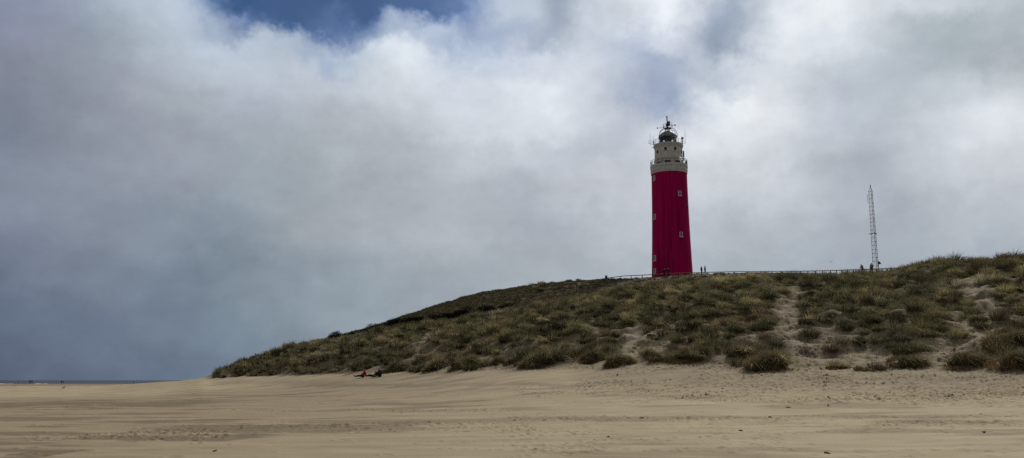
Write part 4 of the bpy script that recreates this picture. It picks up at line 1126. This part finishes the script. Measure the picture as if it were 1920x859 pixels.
def mt(op, a, b=None, c=None, clamp=False):
    n_ = nd(nt, 'ShaderNodeMath', operation=op); n_.use_clamp = clamp
    for k_, q_ in enumerate((a, b, c)):
        if q_ is None: continue
        if isinstance(q_, (int, float)): n_.inputs[k_].default_value = q_
        else: nt.links.new(q_, n_.inputs[k_])
    return n_.outputs[0]
d1 = vm('SCALE', vm('SUBTRACT', noise(5.5, 7, .55).outputs['Color'], (.5, .5, .5)), s=.095)
d2 = vm('SCALE', vm('SUBTRACT', noise(20, 7, .62).outputs['Color'], (.5, .5, .5)), s=.075)
dirn = vm('NORMALIZE', vm('ADD', tc.outputs['Generated'], vm('ADD', d1, d2)))
sep = nd(nt, 'ShaderNodeSeparateXYZ'); nt.links.new(dirn, sep.inputs[0])
azn = mt('ARCTAN2', sep.outputs[0], sep.outputs[1]); eln = mt('ARCSINE', sep.outputs[2])
def lin(c): return tuple((x_ / 255 / 12.92) if x_ / 255 <= .04045 else ((x_ / 255 + .055) / 1.055) ** 2.4 for x_ in c)
# cloud deck: colour and brightness by direction
T = {
 0: [(0,(140,149,168)),(160,(158,168,182)),(280,(172,184,198)),(350,(165,179,198)),(400,(105,128,165)),(450,(72,102,150)),(560,(58,92,146)),(640,(56,90,145)),(720,(58,92,146)),(800,(70,100,150)),(860,(105,128,170)),(900,(185,197,212)),(980,(190,200,212)),(1080,(172,182,195)),(1120,(205,212,220)),(1200,(222,228,234)),(1270,(232,237,240)),(1310,(194,203,214)),(1380,(178,188,200)),(1440,(200,208,217)),(1520,(222,227,232)),(1640,(212,218,224)),(1760,(200,208,214)),(1920,(184,193,200))],
 40: [(0,(140,149,171)),(160,(153,164,180)),(240,(163,174,187)),(340,(178,190,203)),(410,(168,181,200)),(480,(90,117,160)),(560,(66,97,148)),(640,(64,96,148)),(720,(72,102,152)),(780,(125,147,182)),(860,(125,145,180)),(940,(150,166,192)),(1000,(165,177,195)),(1060,(145,158,178)),(1120,(190,199,210)),(1200,(218,224,232)),(1270,(228,233,238)),(1320,(178,188,203)),(1390,(170,181,196)),(1450,(205,212,220)),(1560,(220,226,232)),(1680,(195,203,210)),(1760,(175,185,192)),(1920,(172,182,188))],
 85: [(0,(143,149,168)),(160,(150,160,174)),(320,(172,183,195)),(440,(183,195,208)),(540,(172,186,205)),(620,(160,176,200)),(700,(190,203,217)),(780,(210,219,229)),(840,(190,201,217)),(880,(165,180,202)),(960,(185,196,212)),(1010,(165,177,198)),(1080,(205,213,223)),(1180,(200,208,220)),(1270,(215,221,230)),(1330,(152,165,184)),(1360,(158,170,186)),(1410,(182,192,206)),(1450,(218,224,230)),(1560,(205,212,220)),(1680,(180,190,198)),(1800,(170,180,187)),(1920,(175,184,190))],
 130: [(0,(138,144,160)),(160,(148,156,169)),(320,(168,177,188)),(480,(183,193,204)),(640,(196,205,215)),(780,(215,222,230)),(880,(200,209,221)),(960,(208,215,225)),(1040,(212,219,228)),(1120,(190,199,213)),(1200,(163,175,195)),(1270,(185,194,208)),(1320,(160,172,191)),(1380,(190,199,212)),(1440,(215,221,228)),(1560,(195,203,212)),(1700,(180,189,197)),(1800,(180,189,196)),(1920,(190,198,204))],
 190: [(0,(130,138,154)),(160,(146,152,165)),(320,(158,166,175)),(480,(171,179,191)),(640,(186,193,202)),(760,(201,208,217)),(860,(213,219,227)),(960,(218,224,231)),(1080,(212,218,227)),(1180,(185,194,208)),(1240,(160,173,195)),(1290,(200,208,219)),(1360,(228,233,238)),(1440,(222,227,233)),(1560,(195,202,212)),(1680,(190,198,207)),(1760,(205,212,219)),(1840,(216,222,228)),(1920,(214,220,226))],
 270: [(0,(124,134,150)),(160,(138,146,160)),(320,(150,158,170)),(480,(160,169,178)),(640,(174,182,190)),(800,(184,191,199)),(960,(192,198,206)),(1080,(188,194,204)),(1180,(195,201,211)),(1280,(214,219,226)),(1380,(217,222,228)),(1500,(200,206,214)),(1640,(188,195,204)),(1760,(203,209,216)),(1920,(206,211,217))],
 360: [(0,(133,141,156)),(160,(138,147,161)),(320,(147,154,167)),(480,(154,164,173)),(640,(162,170,177)),(800,(172,179,186)),(960,(176,182,191)),(1120,(199,204,212)),(1280,(196,201,208)),(1440,(190,196,203)),(1560,(176,182,191)),(1680,(174,181,190)),(1800,(184,190,197)),(1920,(188,193,200))],
 440: [(0,(126,135,151)),(160,(130,140,155)),(320,(128,141,155)),(440,(138,151,163)),(560,(158,166,174)),(700,(170,176,184)),(860,(170,177,185)),(1020,(172,179,188)),(1200,(180,187,194)),(1440,(172,180,188)),(1640,(163,171,181)),(1800,(166,174,183)),(1920,(172,180,187))],
 520: [(0,(110,121,140)),(160,(117,128,145)),(320,(118,132,148)),(420,(124,138,152)),(560,(142,154,164)),(700,(153,164,173)),(860,(160,169,177)),(1020,(165,173,181)),(1280,(170,179,187)),(1600,(160,170,180)),(1920,(164,174,184))],
 610: [(0,(98,111,131)),(200,(105,118,137)),(320,(113,127,144)),(450,(124,139,152)),(600,(138,151,161)),(760,(148,159,168)),(960,(158,167,176)),(1920,(160,170,180))],
 712: [(0,(90,100,120)),(200,(95,106,125)),(350,(104,118,136)),(500,(116,131,147)),(800,(140,150,160)),(1920,(155,165,175))],
}
ys = sorted(T)
def tcol(x, y):
    def row(yy):
        r_ = T[yy]; xs_ = [q[0] for q in r_]; cc = np.array([lin(q[1]) for q in r_]); return np.array([np.interp(x, xs_, cc[:, k]) for k in range(3)])
    y = min(max(y, ys[0]), ys[-1]); k = min(int(np.searchsorted(ys, y, side='right') - 1), len(ys) - 2); t = (y - ys[k]) / (ys[k + 1] - ys[k])
    return row(ys[k]) * (1 - t) + row(ys[k + 1]) * t
def unproj(a_, e_):
    dx, dy, dz = math.sin(a_) * math.cos(e_), math.cos(a_) * math.cos(e_), math.sin(e_)
    f_ = dy * cp + dz * sp; u_ = dz * cp - dy * sp
    return CX + F * dx / f_, CY - F * u_ / f_
els = [math.radians(q) for q in (0, 3.5, 6.5, 9.5, 12.5, 15, 17.2, 19, 20.6, 22.2, 23.8)]
AZR = math.radians(34); rowcol = []
fac = mt('MULTIPLY_ADD', azn, .5 / AZR, .5, clamp=True)
GAIN = 1.0
for e_ in els:
    rp2_ = nd(nt, 'ShaderNodeValToRGB'); rp2_.color_ramp.interpolation = 'CARDINAL'
    el_ = rp2_.color_ramp.elements; n_ = 32
    while len(el_) < n_: el_.new(.5)
    for k in range(n_): el_[k].position = k / (n_ - 1)
    row_ = np.array([tcol(*unproj((k / (n_ - 1) - .5) * 2 * AZR, e_)) for k in range(n_)])
    pad_ = np.pad(row_, ((2, 2), (0, 0)), mode='edge'); sm_ = sum(pad_[q:q + n_] for q in range(5)) / 5
    row_ = np.clip(row_ + .55 * (row_ - sm_), .02, 1)
    for k in range(n_): el_[k].color = (*[float(q) for q in row_[k]], 1)
    nt.links.new(fac, rp2_.inputs[0]); rowcol.append(rp2_.outputs[0])
cur = rowcol[0]
for k in range(1, len(els)):
    mr = nd(nt, 'ShaderNodeMapRange', interpolation_type='SMOOTHSTEP'); mr.inputs[1].default_value = els[k - 1]; mr.inputs[2].default_value = els[k]
    nt.links.new(eln, mr.inputs[0]); mx = nd(nt, 'ShaderNodeMixRGB'); nt.links.new(mr.outputs[0], mx.inputs[0]); nt.links.new(cur, mx.inputs[1]); nt.links.new(rowcol[k], mx.inputs[2]); cur = mx.outputs[0]
# overcast dome beyond the view: brighter around the hidden sun
sd = Vector((math.sin(SUN_AZ) * math.cos(SUN_EL), math.cos(SUN_AZ) * math.cos(SUN_EL), math.sin(SUN_EL)))
dt = nd(nt, 'ShaderNodeVectorMath', operation='DOT_PRODUCT'); nt.links.new(dirn, dt.inputs[0]); dt.inputs[1].default_value = sd
glow = mt('POWER', mt('MAXIMUM', dt.outputs['Value'], 0), 3)
OVER_A, OVER_B = .20, .42
dome = vm('SCALE', (.94, .98, 1.04), s=mt('MULTIPLY_ADD', glow, OVER_B, OVER_A))
mr = nd(nt, 'ShaderNodeMapRange', interpolation_type='SMOOTHSTEP'); mr.inputs[1].default_value = math.radians(24.5); mr.inputs[2].default_value = math.radians(34); nt.links.new(eln, mr.inputs[0])
mr2 = nd(nt, 'ShaderNodeMapRange', interpolation_type='SMOOTHSTEP'); mr2.inputs[1].default_value = AZR; mr2.inputs[2].default_value = AZR * 1.8; nt.links.new(mt('ABSOLUTE', azn), mr2.inputs[0])
dm = mt('MAXIMUM', mr.outputs[0], mr2.outputs[0])
mx = nd(nt, 'ShaderNodeMixRGB'); nt.links.new(dm, mx.inputs[0]); nt.links.new(cur, mx.inputs[1]); nt.links.new(dome, mx.inputs[2])
# cloud texture
tx = nd(nt, 'ShaderNodeMapRange'); tx.inputs[1].default_value = .3; tx.inputs[2].default_value = .7; tx.inputs[3].default_value = .88; tx.inputs[4].default_value = 1.12
nt.links.new(noise(7, 8, .58, (1, 1, 1.6)).outputs[0], tx.inputs[0])
tx2 = nd(nt, 'ShaderNodeMapRange'); tx2.inputs[1].default_value = .3; tx2.inputs[2].default_value = .7; tx2.inputs[3].default_value = .955; tx2.inputs[4].default_value = 1.045
nt.links.new(noise(26, 8, .66, (1, 1, 1.4)).outputs[0], tx2.inputs[0])
cl = vm('SCALE', vm('SCALE', vm('SCALE', mx.outputs[0], s=tx.outputs[0]), s=tx2.outputs[0]), s=10.0)
# clear sky shows where the table is blue: colour from the Nishita sky
sc3 = nd(nt, 'ShaderNodeSeparateColor'); nt.links.new(cur, sc3.inputs[0])
bl = mt('SUBTRACT', sc3.outputs[2], mt('MULTIPLY', sc3.outputs[0], 2.2))
blm = nd(nt, 'ShaderNodeMapRange'); blm.inputs[1].default_value = .05; blm.inputs[2].default_value = .22; blm.inputs[3].default_value = 0; blm.inputs[4].default_value = .55; nt.links.new(bl, blm.inputs[0])
inv = mt('SUBTRACT', 1.0, dm); bf = mt('MULTIPLY', blm.outputs[0], inv)
fin = nd(nt, 'ShaderNodeMixRGB'); nt.links.new(bf, fin.inputs[0]); nt.links.new(cl, fin.inputs[1]); nt.links.new(vm('SCALE', sky.outputs[0], s=.36), fin.inputs[2])
nt.links.new(fin.outputs[0], bg.inputs[0])

sun = bpy.data.lights.new('sun', 'SUN'); sun.energy = 3.6; sun.angle = math.radians(4.5); sun.color = (1, .95, .88)
so = bpy.data.objects.new('sun', sun); COL.objects.link(so)
so.rotation_euler = (-sd).to_track_quat('-Z', 'Y').to_euler(); so.location = (40, 40, 80)

# ------------------------------------------------------------------ camera, output
cam = bpy.data.cameras.new('camera'); co = bpy.data.objects.new('camera', cam); COL.objects.link(co)
co.location = (0, 0, EYE); co.rotation_euler = (PI / 2 + PITCH, 0, 0)
cam.sensor_width = 36; cam.lens = F / 1920 * 36; cam.clip_start = .1; cam.clip_end = 60000
S.camera = co
S.view_settings.view_transform = 'Standard'; S.view_settings.look = 'None'; S.view_settings.gamma = 1; S.view_settings.exposure = 0
S.view_settings.use_curve_mapping = False
S.cycles.max_bounces = 5; S.cycles.diffuse_bounces = 3; S.cycles.transparent_max_bounces = 8
S.cycles.use_denoising = False
S.render.resolution_x = 1024; S.render.resolution_y = 458
